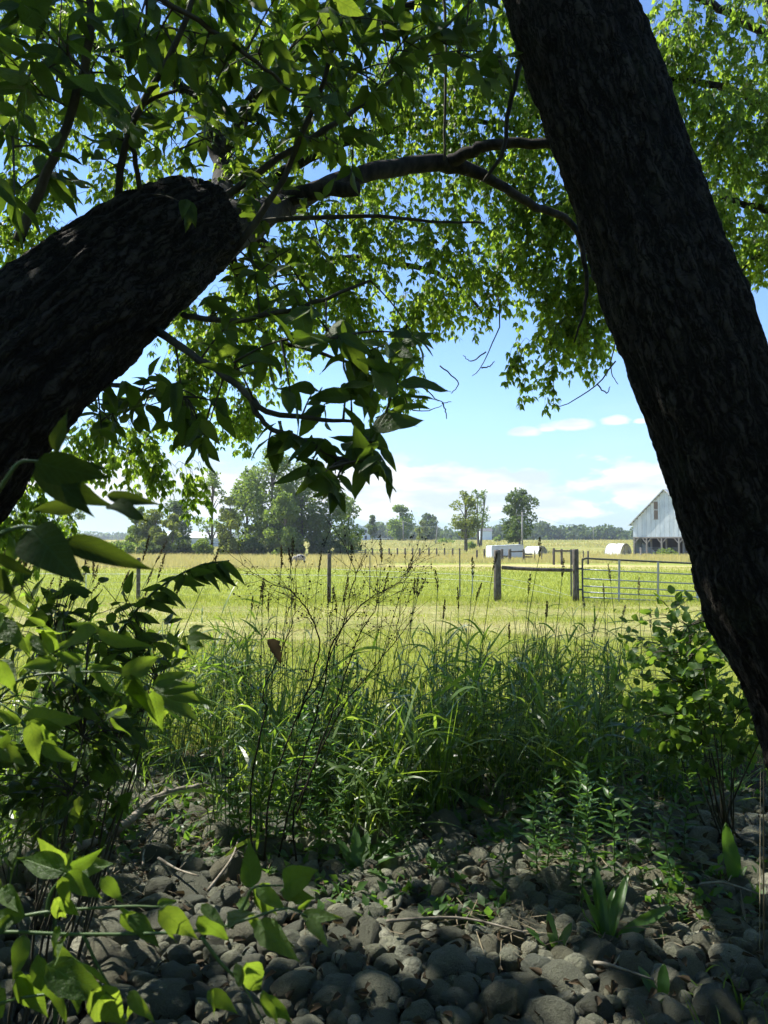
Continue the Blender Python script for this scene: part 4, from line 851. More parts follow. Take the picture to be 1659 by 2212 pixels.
# round leaved bush before the right trunk
b = Gp(1560, 4.5)
leafy_bush('round_leaved_bush', 'round leaved green bush standing before the foot of the right trunk', 'bush', b, (Wp(1505, 1475, 4.35), (.47, .45, .54)), 1150, .070, ME_ROUND, ROUND_L[0], M['leaf_bush'], 14, 290, .25)

# ------------------------------------------------------------------ dead branching weed
dw_b = Gp(620, 4.2); dw = thing('dead_weed', 'tall dead weed with black branching stems rising out of the grass', 'weed', tuple(dw_b))
DW = [[(640, 1860), (632, 1765), (658, 1698), (697, 1611), (733, 1541), (772, 1485), (828, 1418), (856, 1381), (859, 1345), (880, 1300)],
      [(570, 1860), (585, 1709), (613, 1625), (635, 1563), (658, 1513), (686, 1485), (708, 1429), (733, 1373), (750, 1325), (757, 1278), (770, 1240), (752, 1200), (740, 1170), (705, 1122)],
      [(644, 1552), (672, 1471), (689, 1415), (689, 1381), (677, 1345), (666, 1322), (644, 1292), (621, 1272), (588, 1261), (550, 1240), (520, 1215)],
      [(640, 1760), (661, 1698), (708, 1569), (733, 1499), (759, 1418), (781, 1364), (809, 1317), (815, 1278), (812, 1205)],
      [(545, 1850), (540, 1723), (560, 1597), (574, 1532), (568, 1496), (593, 1440), (616, 1384), (630, 1345), (638, 1311), (640, 1260)],
      [(600, 1860), (640, 1680), (690, 1520), (720, 1390), (760, 1330), (800, 1290), (860, 1260), (885, 1225)]]
fine = MB()
for rows in DW:
    dz_ = RNG.uniform(-.15, .15); p = np.array([Wp(x, y, 4.1 + dz_ * i / len(rows)) for i, (x, y) in enumerate(rows)]); s = spline(p, 40); s[2:-1] += RNG.normal(size=(37, 3)) * .003; s[:, 2] = np.maximum(s[:, 2], .0)
    mb = MB(); mb.tube(s, np.linspace(.0055, .0014, 40), 5); mb.build('stem', M['dead_stem'], dw, True)
    for k in range(26):
        j = int(RNG.integers(14, 40)); a = s[j]; ln = RNG.uniform(.08, .3); dr = norm(norm(s[min(j + 1, 39)] - s[j - 1]) + RNG.normal(size=3) * np.array([.9, .5, .5])); e = a + dr * ln
        q = spline([a, (a + e) / 2 + RNG.normal(size=3) * .015, e], 6); fine.tube(q, np.linspace(.0016, .0007, 6), 3, False)
        for m in range(int(RNG.integers(2, 6))):
            u = RNG.uniform(.3, 1); c_ = a + (e - a) * u; e2 = c_ + norm(dr + RNG.normal(size=3) * .7) * RNG.uniform(.03, .09); fine.tube(np.array([c_, (c_ + e2) / 2, e2]), [.0009, .0008, .0006], 3, False)
            if RNG.random() < .7: fine.box(e2, RNG.uniform(.004, .010, 3), np.array(Matrix.Rotation(RNG.uniform(0, 3), 3, 'Y')))
stuff(fine.build('fine_twigs', M['dead_stem'], dw))
# withered leaf caught in the stems
wl = thing('withered_leaf', 'withered brown curled leaf caught on a dead stem in the centre', 'dead leaf', tuple(Wp(593, 1408, 4.0)))
vv, ff = leaf_template(77, wid=.42, droop=.25, fold=.5, teeth=.5); a_, b_ = Wp(576, 1383, 4.0), Wp(614, 1432, 4.0)
v, f = inst(vv, ff, [a_], [b_ - a_], [np.array([.5, -.8, .3])], np.linalg.norm(b_ - a_), np.linalg.norm(b_ - a_)); mb = MB(); mb.add(v, f); mb.build('blade', M['dry'], wl, True)
mb = MB(); mb.tube(np.array([a_ + [-.03, 0, .05], a_ + [-.01, 0, .02], a_]), .0012, 4); mb.build('stalk', M['dead_stem'], wl)

# ------------------------------------------------------------------ weeds on the stones
def leafy_weed(label, vx, d, h, nl, size, lean=0., group=None):
    b = Gp(vx, d); o = thing('leafy_weed', label, 'weed', tuple(b), group)
    t = np.linspace(0, 1, 9); p = b + np.stack([lean * h * t ** 1.5 + .015 * np.sin(6 * t + vx), .04 * np.sin(4 * t), h * t], 1)
    mb = MB(); mb.tube(p, np.linspace(.0045, .0015, 9), 5); mb.build('stem', M['stem'], o, True)
    u = np.linspace(.12, 1, nl); a = np.arange(nl) * 2.4 + RNG.random(); bp = np.stack([np.interp(u, t, p[:, i]) for i in range(3)], 1)
    X = np.stack([np.cos(a), np.sin(a), .55 + .6 * (u - .5) + RNG.normal(size=nl) * .2], 1); L_ = size * (1.1 - .55 * np.abs(u - .4)) * RNG.uniform(.75, 1.2, nl)
    v, f = inst(*LANCE_L[0], bp, X, np.tile([0, 0, 1.], (nl, 1)) + RNG.normal(size=(nl, 3)) * .3, L_, L_ * .95); mb = MB(); mb.add(v, f); stuff(mb.build('leaves', M['weed'], o, True)); return o
for k, (vx, d, h) in enumerate([(600, 4.25, .55), (640, 4.35, .7), (560, 4.3, .5), (690, 4.5, .75), (745, 4.5, .6), (530, 4.4, .45), (720, 4.3, .45), (660, 4.6, .85), (800, 4.7, .6), (585, 4.6, .7), (615, 4.8, .8), (770, 4.9, .75), (850, 4.9, .5), (690, 4.2, .35), (505, 4.5, .6)]):
    leafy_weed('slender leafy weed at the foot of the dead weed stems', vx, d, h, int(22 + 20 * h), .085, RNG.normal() * .12, 'leafy weeds around the dead weed')
for k, (vx, d, h) in enumerate([(1150, 3.9, .5), (1180, 4.0, .42), (1230, 3.8, .62), (1255, 3.6, .7), (1290, 3.75, .55), (1330, 3.9, .6), (1200, 4.3, .45), (1090, 3.75, .4), (1360, 4.1, .5), (1400, 4.2, .55), (1250, 4.4, .5), (1440, 3.9, .45), (1310, 4.5, .5), (1480, 4.2, .5)]):
    leafy_weed('upright leafy weed growing among the stones at the right', vx, d, h, int(20 + 24 * h), .085, RNG.normal() * .06, 'leafy weeds among the stones at the right')
def rosette(name, label, vx, d, specs, mat_meshes, loc_d=0.):
    b = Gp(vx, d); o = thing(name, label, 'plant', tuple(b))
    for az_, el_, ln, wd, fc in specs:
        X = np.array([math.cos(R(az_)) * math.cos(R(el_)), math.sin(R(az_)) * math.cos(R(el_)), math.sin(R(el_))]); Nn = np.array([-X[0] * .6, -X[1] * .6 - fc, 1.]); put_leaf(o, mat_meshes, b + X * .03, X, Nn, ln, wd)
    return o
DOCK = [leaf_template(60 + s, wid=.34, droop=d_, fold=.10, teeth=.12, n=14, tipk=.2) for s, d_ in [(1, .05), (2, .35), (3, .6)]]; ME_DK = leaf_meshes(DOCK, 'leaf', M['weed'])
rosette('dock_plant', 'dock with long upright and arching leaves among the stones lower right', 1300, 3.35, [(100, 82, .24, .55, .8), (60, 58, .24, .55, .3), (15, 30, .36, .45, .9), (0, 16, .24, .5, .3), (-40, 10, .22, .5, 0), (150, 70, .24, .5, .3), (200, 60, .2, .5, .3), (-80, 20, .2, .5, 0), (80, 86, .28, .45, .6), (35, 66, .30, .5, .5)], ME_DK)
rosette('dandelion_plant', 'rosette of toothed leaves at the edge of the stones in the centre', 775, 4.1, [(a, e, l_, .8, .2) for a, e, l_ in [(20, 55, .24), (60, 65, .26), (100, 70, .25), (140, 55, .22), (-10, 40, .28), (190, 40, .2), (-60, 35, .22), (-110, 30, .2), (160, 30, .24), (40, 35, .3)]], leaf_meshes([leaf_template(70, wid=.3, droop=.35, fold=.1, teeth=.5, n=13)], 'leaf', M['weed']))
rosette('lettuce_seedling', 'small toothed bright leaf plant among the stones in front of the dock', 1190, 3.3, [(90, 75, .14, .9, .6), (30, 50, .13, .9, .2), (150, 50, .12, .9, .2), (-60, 20, .12, 1, 0), (210, 30, .12, 1, 0)], ME_DK)
rosette('seedling', 'tiny seedling with two bright upright leaves between the big stones', 1412, 2.95, [(120, 62, .11, 1.1, .8), (50, 66, .12, 1.1, .8)], ME_DK)
rosette('broad_leaf_plant', 'clump of broad dark leaves on the straw right of centre', 1060, 4.9, [(a, RNG.uniform(20, 60), RNG.uniform(.16, .28), 1.2, .1) for a in range(0, 360, 40)], ME_DK)
rosette('broad_leaf_plant', 'tall single leaf plant on the sunny straw near the right edge', 1570, 3.9, [(95, 84, .30, .8, .8), (20, 60, .12, .8, .2), (170, 55, .12, .8, .2)], ME_DK)
# grass tuft lower right
def tuft(label, vx, d, n, ln, wd, mat, name='grass_tuft', elv=(.6, 1.45), sp=.09, drp=(.2, .9)):
    b = Gp(vx, d); o = thing(name, label, 'grass tuft', tuple(b)); bp = b + RNG.normal(size=(n, 3)) * np.array([sp, sp, 0])
    v, f = blades(bp, RNG.uniform(0, 6.28, n), RNG.uniform(*elv, n), RNG.uniform(*ln, n), RNG.uniform(*wd, n), RNG.uniform(*drp, n), seg=8); mb = MB(); mb.add(v, f); stuff(mb.build('blades', M[mat], o, True)); return o
tuft('blurred tuft of fine arching grass in the bottom right corner', 1610, 2.45, 120, (.18, .42), (.004, .009), 'grass_tall')
tuft('small grass tuft between the stones near the right edge', 1560, 2.9, 50, (.12, .3), (.004, .008), 'grass_tall', sp=.07)
tuft('stout upright grass clump standing on the stones right of the centre', 945, 4.75, 26, (.5, 1.05), (.010, .018), 'grass_tall', elv=(1.25, 1.5), sp=.05, drp=(.0, .25))
tuft('dry tan reed stalks standing at the right edge', 1652, 3.15, 12, (.8, 1.3), (.006, .012), 'litter', name='dry_reed_clump', elv=(1.42, 1.56), sp=.05, drp=(0, .06))
# fallen branch and sticks
fb = thing('fallen_branch', 'pale weathered branch lying across the stones at the left', 'branch', tuple(Gp(330, 4.4)))
s = spline(np.array([[*Gp(165, 4.15)[:2], .11], [*Gp(225, 4.25)[:2], .14], [*Gp(290, 4.45)[:2], .16], [*Gp(345, 4.8)[:2], .17], [*Gp(420, 5.0)[:2], .17], [*Gp(495, 5.1)[:2], .18]]), 30); s[1:-1] += RNG.normal(size=(28, 3)) * .004
mb = MB(); mb.tube(s, np.linspace(.030, .014, 30) * (1 + .12 * RNG.normal(size=30)), 8); mb.build('stem', M['pale_wood'], fb, True)
mb = MB(); mb.tube(np.array([s[14], s[14] + [.06, .05, .05], s[14] + [.16, .08, .07]]), [.012, .008, .004], 6); mb.build('side_shoot', M['pale_wood'], fb, True)
for lab, pts in [('thin bent twig lying on the stones in the middle front', [(1275, 3.05), (1400, 2.95)]), ('straight dry stick on the straw below the fallen branch', [(350, 4.0), (435, 3.75)]), ('pale split stick standing out of the straw at the left', [(318, 3.95), (345, 4.35)]), ('long thin twig across the stones in the lower middle', [(835, 3.35), (990, 3.42), (1130, 3.3)]), ('dry stick lying on the straw near the right edge', [(1500, 3.75), (1640, 3.6)]), ('dry twig leaning up from the stones left of centre', [(455, 3.6), (520, 4.2)])]:
    p = np.array([[*Gp(a, d)[:2], .10 + .05 * RNG.random()] for a, d in pts]); 
    if len(p) == 2: p = np.array([p[0], (p[0] + p[1]) / 2 + RNG.normal(size=3) * .02, p[1]])
    q = spline(p, 12); o = thing('stick', lab, 'stick', tuple(p[0])); mb = MB(); mb.tube(q, np.linspace(.008, .004, 12), 6); mb.build('shaft', M['pale_wood'], o, True); mb = MB(); mb.tube(np.array([q[6], q[6] + [.03, .02, .03]]), [.004, .002], 5); mb.build('knot', M['pale_wood'], o, True)

# ------------------------------------------------------------------ fence, rail and gate
FD = 22.4
def post(parent, vx, d, top_vy, w_, mat='post', lean=0., name='post', rnd=True):
    b = Gp(vx, d); t = Wp(vx, top_vy, d); h = t[2] - b[2]; mb = MB()
    path = np.array([b + [lean * h * u, 0, h * u - (.1 if u == 0 else 0)] for u in (0, .3, .6, .97, 1.)]); rr = np.array([1, 1, .98, .96, .82]) * w_ / 2 * (1 + .03 * RNG.normal(size=5))
    mb.tube(path, rr, 9 if rnd else 4); return mb.build(name, M[mat], parent, rnd)
fen = thing('wire_fence', 'wire fence on wooden posts with a white rope strand along the pasture', 'fence', (0, FD, 0))
post(fen, 300, FD + .3, 1205, .12); post(fen, 711, FD - .4, 1196, .115, lean=.004)
post(fen, -210, FD + .4, 1200, .12)
tp_ = post(fen, 1074, FD, 1188, .225); tp2 = post(fen, 1243, FD, 1186, .19)
mb = MB(); a, b = Wp(1084, 1226, FD - .05), Wp(1236, 1232, FD - .05); mb.tube(np.array([a, (a + b) / 2 - [0, 0, .015], b]), [.055, .052, .05], 8); mb.build('rail', M['post'], fen, True)
post(fen, 993, FD + 1.2, 1192, .04, 'gate_dark', name='metal_stake', rnd=False); post(fen, 1233, FD + 1.4, 1186, .05, 'gate_dark', name='metal_stake', rnd=False)
post(fen, 799, FD + 2.0, 1200, .03, 'gate_dark', name='metal_stake', rnd=False)
for k, zz in enumerate((.18, .36, .56, .78, 1.02)):
    mb = MB(); xs_ = np.linspace(-14, Gp(1074, FD)[0], 30); p = np.stack([xs_, FD + .02 + 0 * xs_, zz + .012 * np.sin(xs_ * 2.1 + k)], 1); mb.tube(p, .0028, 4, False); mb.build('wire', M['wire'], fen)
mb = MB()
for x in np.arange(-13.9, Gp(1070, FD)[0], .17): mb.tube(np.array([[x, FD + .02, .06], [x, FD + .02, 1.04]]), .0014, 3, False)
stuff(mb.build('wire_stays', M['wire'], fen))
for rows in [[(60, 1239), (300, 1240), (711, 1243), (1000, 1253), (1074, 1260), (1243, 1295)], [(711, 1229), (1074, 1247), (1243, 1290)]]:
    mb = MB(); p = spline(np.array([Wp(a, b, FD + 1.6) for a, b in rows]), 30); mb.tube(p, .005, 4, False); mb.build('rope', M['rope'], fen)
st = thing('white_stake', 'thin white plastic stake in the grass behind the fence at the left', 'stake', tuple(Gp(187, FD + 2))); mb = MB(); mb.box(Gp(187, FD + 2) + [0, 0, .45], (.025, .015, .95)); mb.build('shaft', M['white'], st); mb = MB(); mb.box(Gp(187, FD + 2) + [.02, 0, .86], (.05, .02, .03)); mb.build('clip', M['white'], st)
st = thing('white_stake', 'thin white plastic stake in the grass left of the thick post', 'stake', tuple(Gp(1020, FD + 3))); mb = MB(); mb.box(Gp(1020, FD + 3) + [0, 0, .4], (.025, .015, .85)); mb.build('shaft', M['white'], st); mb = MB(); mb.box(Gp(1020, FD + 3) + [.02, 0, .8], (.05, .02, .03)); mb.build('clip', M['white'], st)
# tubular gate
g0, g1 = Wp(1258, 1205, FD - .1), Wp(1590, 1215, FD - .1)
gt = thing('tubular_gate', 'seven bar galvanised tubular field gate hung beside the wooden post', 'gate', (g0[0], FD - .1, 0))
zt = [1206, 1230, 1250, 1266, 1279, 1290, 1301]; gx0, gx1 = g0[0], g1[0]; slope = -.085
def gz_(vy, x): return Wp(1258, vy, FD - .1)[2] + slope * (x - gx0) * .55
for k, vy in enumerate(zt):
    mb = MB(); r_ = .027 if k == 0 else .019
    if k == 0:
        z0 = gz_(vy, gx0); pth = [[gx0, FD - .1, gz_(zt[-1], gx0)], [gx0, FD - .1, z0 - .14], [gx0 + .03, FD - .1, z0 - .04], [gx0 + .13, FD - .1, z0]] + [[x, FD - .1, gz_(vy, x)] for x in np.linspace(gx0 + .3, gx1, 6)] + [[gx1 + .06, FD - .1, gz_(vy, gx1) - .08], [gx1 + .07, FD - .1, gz_(zt[-1], gx1)]]
        mb.tube(spline(pth, 60), r_, 8); mb.build('frame_tube', M['gate_dark'], gt, True)
    else:
        mb.tube(np.array([[gx0, FD - .1, gz_(vy, gx0)], [(gx0 + gx1) / 2, FD - .1, gz_(vy, (gx0 + gx1) / 2)], [gx1 + .06, FD - .1, gz_(vy, gx1)]]), r_, 8); mb.build('bar', M['galv'], gt, True)
for vx in (1336, 1420, 1505):
    x = Wp(vx, 1250, FD - .14)[0]; mb = MB(); mb.bar((x, FD - .145, gz_(1301, x) - .01), (x + .03, FD - .145, gz_(1206, x)), .02, .055, (1, 0, 0)); o = mb.build('upright_brace', M['galv'], gt); mb = MB(); mb.box((x + .01, FD - .165, gz_(1278, x)), (.08, .02, .05)); mb.build('joint_band', M['white'], o)
mb = MB(); mb.box((gx0 - .07, FD - .08, .95), (.14, .03, .05)); mb.build('hinge', M['gate_dark'], gt); mb = MB(); mb.box((gx0 - .07, FD - .08, .35), (.14, .03, .05)); mb.build('hinge', M['gate_dark'], gt)
# second fence far behind
ff_ = thing('wooden_fence', 'dark post and rail fence across the field behind the trailer', 'fence', tuple(Gp(1100, 80)))
for vx, tv, d, w_ in [(1030, 1188, 82, .22), (1046, 1186, 82, .18), (1084, 1186, 74, .3), (1101, 1186, 72, .3), (1131, 1186, 74, .25), (1213, 1186, 62, .20), (1196, 1184, 62, .2), (1236, 1187, 62, .18), (1270, 1190, 64, .16), (1155, 1188, 70, .1), (1170, 1190, 72, .1), (1260, 1190, 80, .12)]: post(ff_, vx, d, tv, w_)
for a_, b_, d_ in [((1196, 1190), (1236, 1190), 62), ((1101, 1192), (1131, 1191), 73), ((1131, 1197), (1150, 1198), 74), ((1131, 1203), (1150, 1203), 74)]:
    mb = MB(); mb.bar(Wp(*a_, d_), Wp(*b_, d_), .08, .14); mb.build('rail', M['post'], ff_)
fr = thing('post_row', 'row of small dark fence posts along the far edge of the tan field', 'fence', tuple(Gp(950, 100)))
for vx in list(range(806, 1000, 17)): post(fr, vx + RNG.normal() * 1.2, 98 + RNG.normal(), 1184, .22)
for k, zz in enumerate((.5, 1.0)):
    mb = MB(); mb.bar(Gp(800, 98) + [0, 0, zz], Gp(1000, 98) + [0, 0, zz], .02, .03); mb.build('wire', M['wire'], fr)
wg = thing('field_gate', 'pale slanting rail gate in the far fence', 'gate', tuple(Gp(1060, 90)))
for k in range(4):
    mb = MB(); mb.bar(Wp(1050, 1185 + 4 * k, 92), Wp(1074, 1190 + 4 * k, 84), .05, .09); mb.build('bar', M['pole'], wg)
for vx, d_ in ((1050, 92), (1062, 88), (1074, 84)): post(wg, vx, d_, 1186, .09, 'pole', name='upright')
ws = thing('wooden_fence', 'pale rail fence at the foot of the trees by the white house', 'fence', tuple(Gp(760, 112)))
for k in range(2):
    mb = MB(); mb.bar(Wp(740, 1190 + 3.5 * k, 112), Wp(790, 1190 + 3.5 * k, 112), .06, .12); mb.build('rail', M['pole'], ws)
for vx in (738, 764, 790): post(ws, vx, 112, 1186, .2)
# ------------------------------------------------------------------ trailer
T0 = Gp(1060, 84); tr = thing('cargo_trailer', 'white enclosed cargo trailer parked in the field behind the thick fence post', 'trailer', (T0[0] + 1.8, 84, T0[2]))
tw_ = 3.55; bx, by, bz = T0[0] + .1, 84, T0[2]
pr = [(0, .22), (0, 1.42), (.10, 1.52), (tw_ - .1, 1.66), (tw_, 1.56), (tw_, .26)]
v = [(bx + x, by + .25 * x / tw_, bz + z) for x, z in pr] + [(bx + x - .35, by + 2.0 + .25 * x / tw_, bz + z) for x, z in pr]
import itertools
mbp = MB(); mbp.add(v, [[0, 1, 2], [0, 2, 3], [0, 3, 4], [0, 4, 5]]); mbp.add(v, [[6, 8, 7], [6, 9, 8], [6, 10, 9], [6, 11, 10]]); mbp.add(v, [[i, i + 6, (i + 1) % 6 + 6, (i + 1) % 6] for i in range(6)]); mbp.build('body', M['white'], tr)
mb = MB(); mb.box((bx + 2.9, by + .18, bz + .88), (.5, .03, 1.1)); dr = mb.build('door', M['white'], tr)
mb = MB(); mb.box((bx + 3.2, by + .16, bz + .9), (.06, .04, .12)); mb.build('handle', M['galv'], dr)
mb = MB(); mb.bar((bx, by - .01, bz + 1.46), (bx + tw_, by + .22, bz + 1.62), .03, .05); mb.build('trim', M['galv'], tr)
for x in (1.35, 1.75):
    a = np.arange(14) * 2 * math.pi / 14; mb = MB(); mb.tube(np.array([[bx + x, by + .0, bz + .22], [bx + x, by + .2, bz + .22]]), .24, 14); wh = mb.build('wheel', M['black'], tr); mb = MB(); mb.tube(np.array([[bx + x, by - .012, bz + .22], [bx + x, by + .02, bz + .22]]), .13, 12); mb.build('rim', M['galv'], wh)
mb = MB(); mb.box((bx + 1.55, by + .02, bz + .46), (1.1, .2, .05)); mb.build('mudguard', M['galv'], tr)
mb = MB(); mb.bar((bx + tw_, by + .3, bz + .3), (bx + tw_ + .7, by + .5, bz + .28), .08, .08); mb.build('drawbar', M['gate_dark'], tr)
# ------------------------------------------------------------------ hoop huts
def hoop(label, vx, d, w_, h, ln, rot, sc=1.):
    b = Gp(vx, d); o = thing('hoop_hut', label, 'hut', tuple(b)); Rz = np.array(Matrix.Rotation(R(rot), 3, 'Z')); n = 13; a = np.linspace(0, math.pi, n)
    arc = np.stack([-np.cos(a) * w_ / 2, 0 * a, np.sin(a) * h], 1); mb = MB()
    L0 = np.array([0, ln, 0]); v = np.concatenate([arc, arc + L0]); f = [[i, i + 1, n + i + 1, n + i] for i in range(n - 1)]; mb.add((v @ Rz.T) + b, f)
    vi = np.concatenate([arc * [.97, 1, .97], arc * [.97, 1, .97] + L0]); mb.add((vi @ Rz.T) + b, [q[::-1] for q in f]); mb.build('cover', M['white_tarp'], o, True)
    for k, yy in enumerate((0, ln * .5, ln)):
        mb = MB(); mb.tube(((arc * 1.01 + [0, yy, 0]) @ Rz.T) + b, .03, 5); mb.build('hoop', M['galv'], o, True)
    for (x0, z0, x1, z1) in [(-.45, 0, -.45, h * .85), (.45, 0, .45, h * .85), (-.45, h * .83, .45, h * .83), (-w_ * .4, .05, -.45, h * .5), (w_ * .4, .05, .45, h * .5), (-w_ * .48, .06, w_ * .48, .06)]:
        mb = MB(); mb.bar(np.array([x0, -.04, z0]) @ Rz.T + b, np.array([x1, -.04, z1]) @ Rz.T + b, .09, .09, (0, 1, 0)); mb.build('timber', M['barn_post'], o)
    return o
hoop('white hoop hut with a timber door frame beside the barn', 1352, 108, 2.7, 1.7, 2.6, 38)
hoop('white hoop hut standing right of the trailer in the field', 1172, 112, 2.3, 1.3, 2.6, 42)
# ------------------------------------------------------------------ barn
BA = R(40); BT = np.array([math.cos(BA), -math.sin(BA), 0]); BN = np.array([-math.sin(BA), -math.cos(BA), 0]); BD = 109.
B0 = Wp(1369, 1199, BD); B0[2] = gz(BD); HW = 4.46; FW_ = 2 * HW; Hopen = 2.55; Heave = 4.75; Hpk = 9.15; BL = 14.
def Bp(s_, z, back=0.): return B0 + BT * s_ - BN * back + np.array([0, 0, z])
bn = thing('barn', 'grey corrugated metal barn with an open timber post bay below its gable', 'barn', tuple(Bp(HW, 0)))
def hz(s_): return Heave + (Hpk - Heave) * (1 - abs(s_ - HW) / HW)
ns = 14; sw = FW_ / ns
for k in range(ns):
    for (za, zb) in ((Hopen, 5.9), (5.9, 99)):
        m = 9; ss = np.linspace(k * sw, (k + 1) * sw - .02, m); v = []
        hz_ = [max(za, min(zb, hz(x) - .05)) for x in ss]
        if max(hz_) - za < .1: continue
        prd = .045 + .012 * (za > 5) + .01 * (k % 2)
        lo = [Bp(x, za - (.04 if za > 5 else RNG.normal() * .0), -prd - (.022 if i % 2 else 0)) for i, x in enumerate(ss)]; hi = [Bp(x, z, -prd - (.022 if i % 2 else 0)) for i, (x, z) in enumerate(zip(ss, hz_))]
        mb = MB(); mb.add(lo + hi, [[i, i + 1, m + i + 1, m + i] for i in range(m - 1)]); mb.build('metal_sheet', M['sheet'], bn)
mb = MB(); v = [Bp(0, Hopen), Bp(FW_, Hopen), Bp(FW_, Heave), Bp(HW, Hpk), Bp(0, Heave)]; mb.add(v, [[0, 1, 2], [0, 2, 3], [0, 3, 4]]); mb.build('gable_boards', M['barn_in'], bn)
for (s0, s1, z0, z1) in [(3.0, 3.55, 6.55, 7.55), (3.0, 3.55, 5.15, 6.35), (6.0, 6.5, 5.2, 6.4)]:
    mb = MB(); c = (Bp(s0, z0, -.1) + Bp(s1, z1, -.1)) / 2; Rb = np.stack([BT, BN, [0, 0, 1]], 1); mb.box(c, (s1 - s0, .03, z1 - z0), Rb); wdw = mb.build('boarded_window', M['board'], bn); mb = MB(); mb.box(c - np.array([0, 0, (z1 - z0) / 2 + .06]) + BN * .03, (s1 - s0 + .12, .06, .09), Rb); mb.build('window_sill', M['barn_post'], wdw)
# walls, roof, back
mb = MB(); mb.add([Bp(0, 0), Bp(0, Heave), Bp(0, Heave, BL), Bp(0, 0, BL)], [[0, 1, 2, 3]]); mb.build('side_wall', M['sheet'], bn)
mb = MB(); mb.add([Bp(FW_, 0, 4), Bp(FW_, Heave, 4), Bp(FW_, Heave, BL), Bp(FW_, 0, BL)], [[0, 3, 2, 1]]); mb.build('side_wall', M['sheet'], bn)
mb = MB(); mb.add([Bp(FW_, Hopen, 0), Bp(FW_, Heave, 0), Bp(FW_, Heave, 4), Bp(FW_, Hopen, 4)], [[0, 3, 2, 1]]); mb.build('side_wall', M['sheet'], bn)
mb = MB(); mb.add([Bp(0, 0, 7), Bp(FW_, 0, 7), Bp(FW_, Heave, 7), Bp(0, Heave, 7)], [[0, 1, 2, 3]]); mb.build('inner_wall', M['barn_in'], bn)
mb = MB(); mb.add([Bp(0, Hopen + .05, 0), Bp(FW_, Hopen + .05, 0), Bp(FW_, Hopen + .05, 7), Bp(0, Hopen + .05, 7)], [[0, 1, 2, 3]]); mb.build('loft_floor', M['barn_in'], bn)
sl = (Hpk - Heave) / HW
for sg in (-1, 1):
    e = HW + sg * (HW + .55); ze = Hpk - (HW + .55) * sl; mb = MB(); nrm = norm(np.array([sg * sl, 0, 1.])); up_ = BT * nrm[0] * .12 + np.array([0, 0, nrm[2] * .12])
    v = [Bp(HW, Hpk + .02, -.45), Bp(e, ze + .02, -.45), Bp(e, ze + .02, BL + .3), Bp(HW, Hpk + .02, BL + .3)]; v2 = [p + up_ for p in v]; mb.add(v + v2, [[0, 1, 2, 3], [4, 7, 6, 5], [0, 4, 5, 1], [1, 5, 6, 2], [2, 6, 7, 3], [3, 7, 4, 0]]); mb.build('roof', M['sheet'] if sg < 0 else M['white_tarp'], bn)
    for k in range(11):
        u = (k + .6) / 11; mb = MB(); c = Bp(HW + sg * (HW + .5) * u, Hpk - (HW + .5) * u * sl - .09, -.2); mb.box(c, (.12, .46, .14), np.stack([BT, BN, [0, 0, 1]], 1)); mb.build('purlin_end', M['barn_post'], bn)
for s_ in (.1, 1.9, 2.05, 4.0, 4.15, 6.35, 6.5, FW_ - .1):
    bk = 0.12 if s_ in (2.05, 4.15, 6.5) else -.02; bk = bk + (1.2 if bk > 0 else 0); mb = MB(); mb.bar(Bp(s_, 0, bk), Bp(s_, Hopen - .01, bk), .2, .2, BN); mb.build('timber_post', M['barn_post'], bn)
    if bk < 0:
        for sg in (-1, 1):
            if (s_ < 1 and sg < 0) or (s_ > FW_ - 1 and sg > 0): continue
            mb = MB(); mb.bar(Bp(s_ + sg * .08, Hopen - .75, bk), Bp(s_ + sg * .68, Hopen - .03, bk), .12, .14, BN); mb.build('knee_brace', M['barn_post'], bn)
mb = MB(); mb.bar(Bp(0, Hopen, -.0), Bp(FW_, Hopen, -.0), .22, .2, (0, 0, 1)); mb.build('beam', M['barn_post'], bn)
mb = MB(); mb.bar(Bp(0, .06, -.05), Bp(FW_, .06, -.05), .35, .22, (0, 0, 1)); mb.build('sill_wall', M['concrete'], bn)
for s0, s1 in ((.4, 1.7), (2.3, 3.8), (4.4, 6.2), (6.8, 8.6)):
    for z in (.35, .6, .85, 1.1):
        mb = MB(); mb.bar(Bp(s0, z, .35), Bp(s1, z, .35), .05, .05); mb.build('pen_rail', M['galv'], bn)
mb = MB(); mb.add([Bp(.05, 1.9, 3), Bp(1.9, .6, 3), Bp(1.9, .2, 3), Bp(.05, .2, 3)], [[0, 1, 2, 3]]); mb.build('inner_partition', M['sheet'], bn)
for vx, tv, d in [(1384, 1172, 96), (1552, 1170, 94), (1494, 1172, 96)]:
    o = thing('corner_post', {1384: 'grey wooden post in the grass before the barn left corner', 1552: 'grey wooden post hidden behind the right trunk before the barn', 1494: 'grey wooden post in the grass before the barn middle bay'}[vx], 'post', tuple(Gp(vx, d))); post(o, vx, d, tv + 11, .22, 'pole', name='shaft'); mb = MB(); mb.box(Wp(vx, tv + 13, d), (.3, .05, .08)); mb.build('crossbar', M['pole'], o)
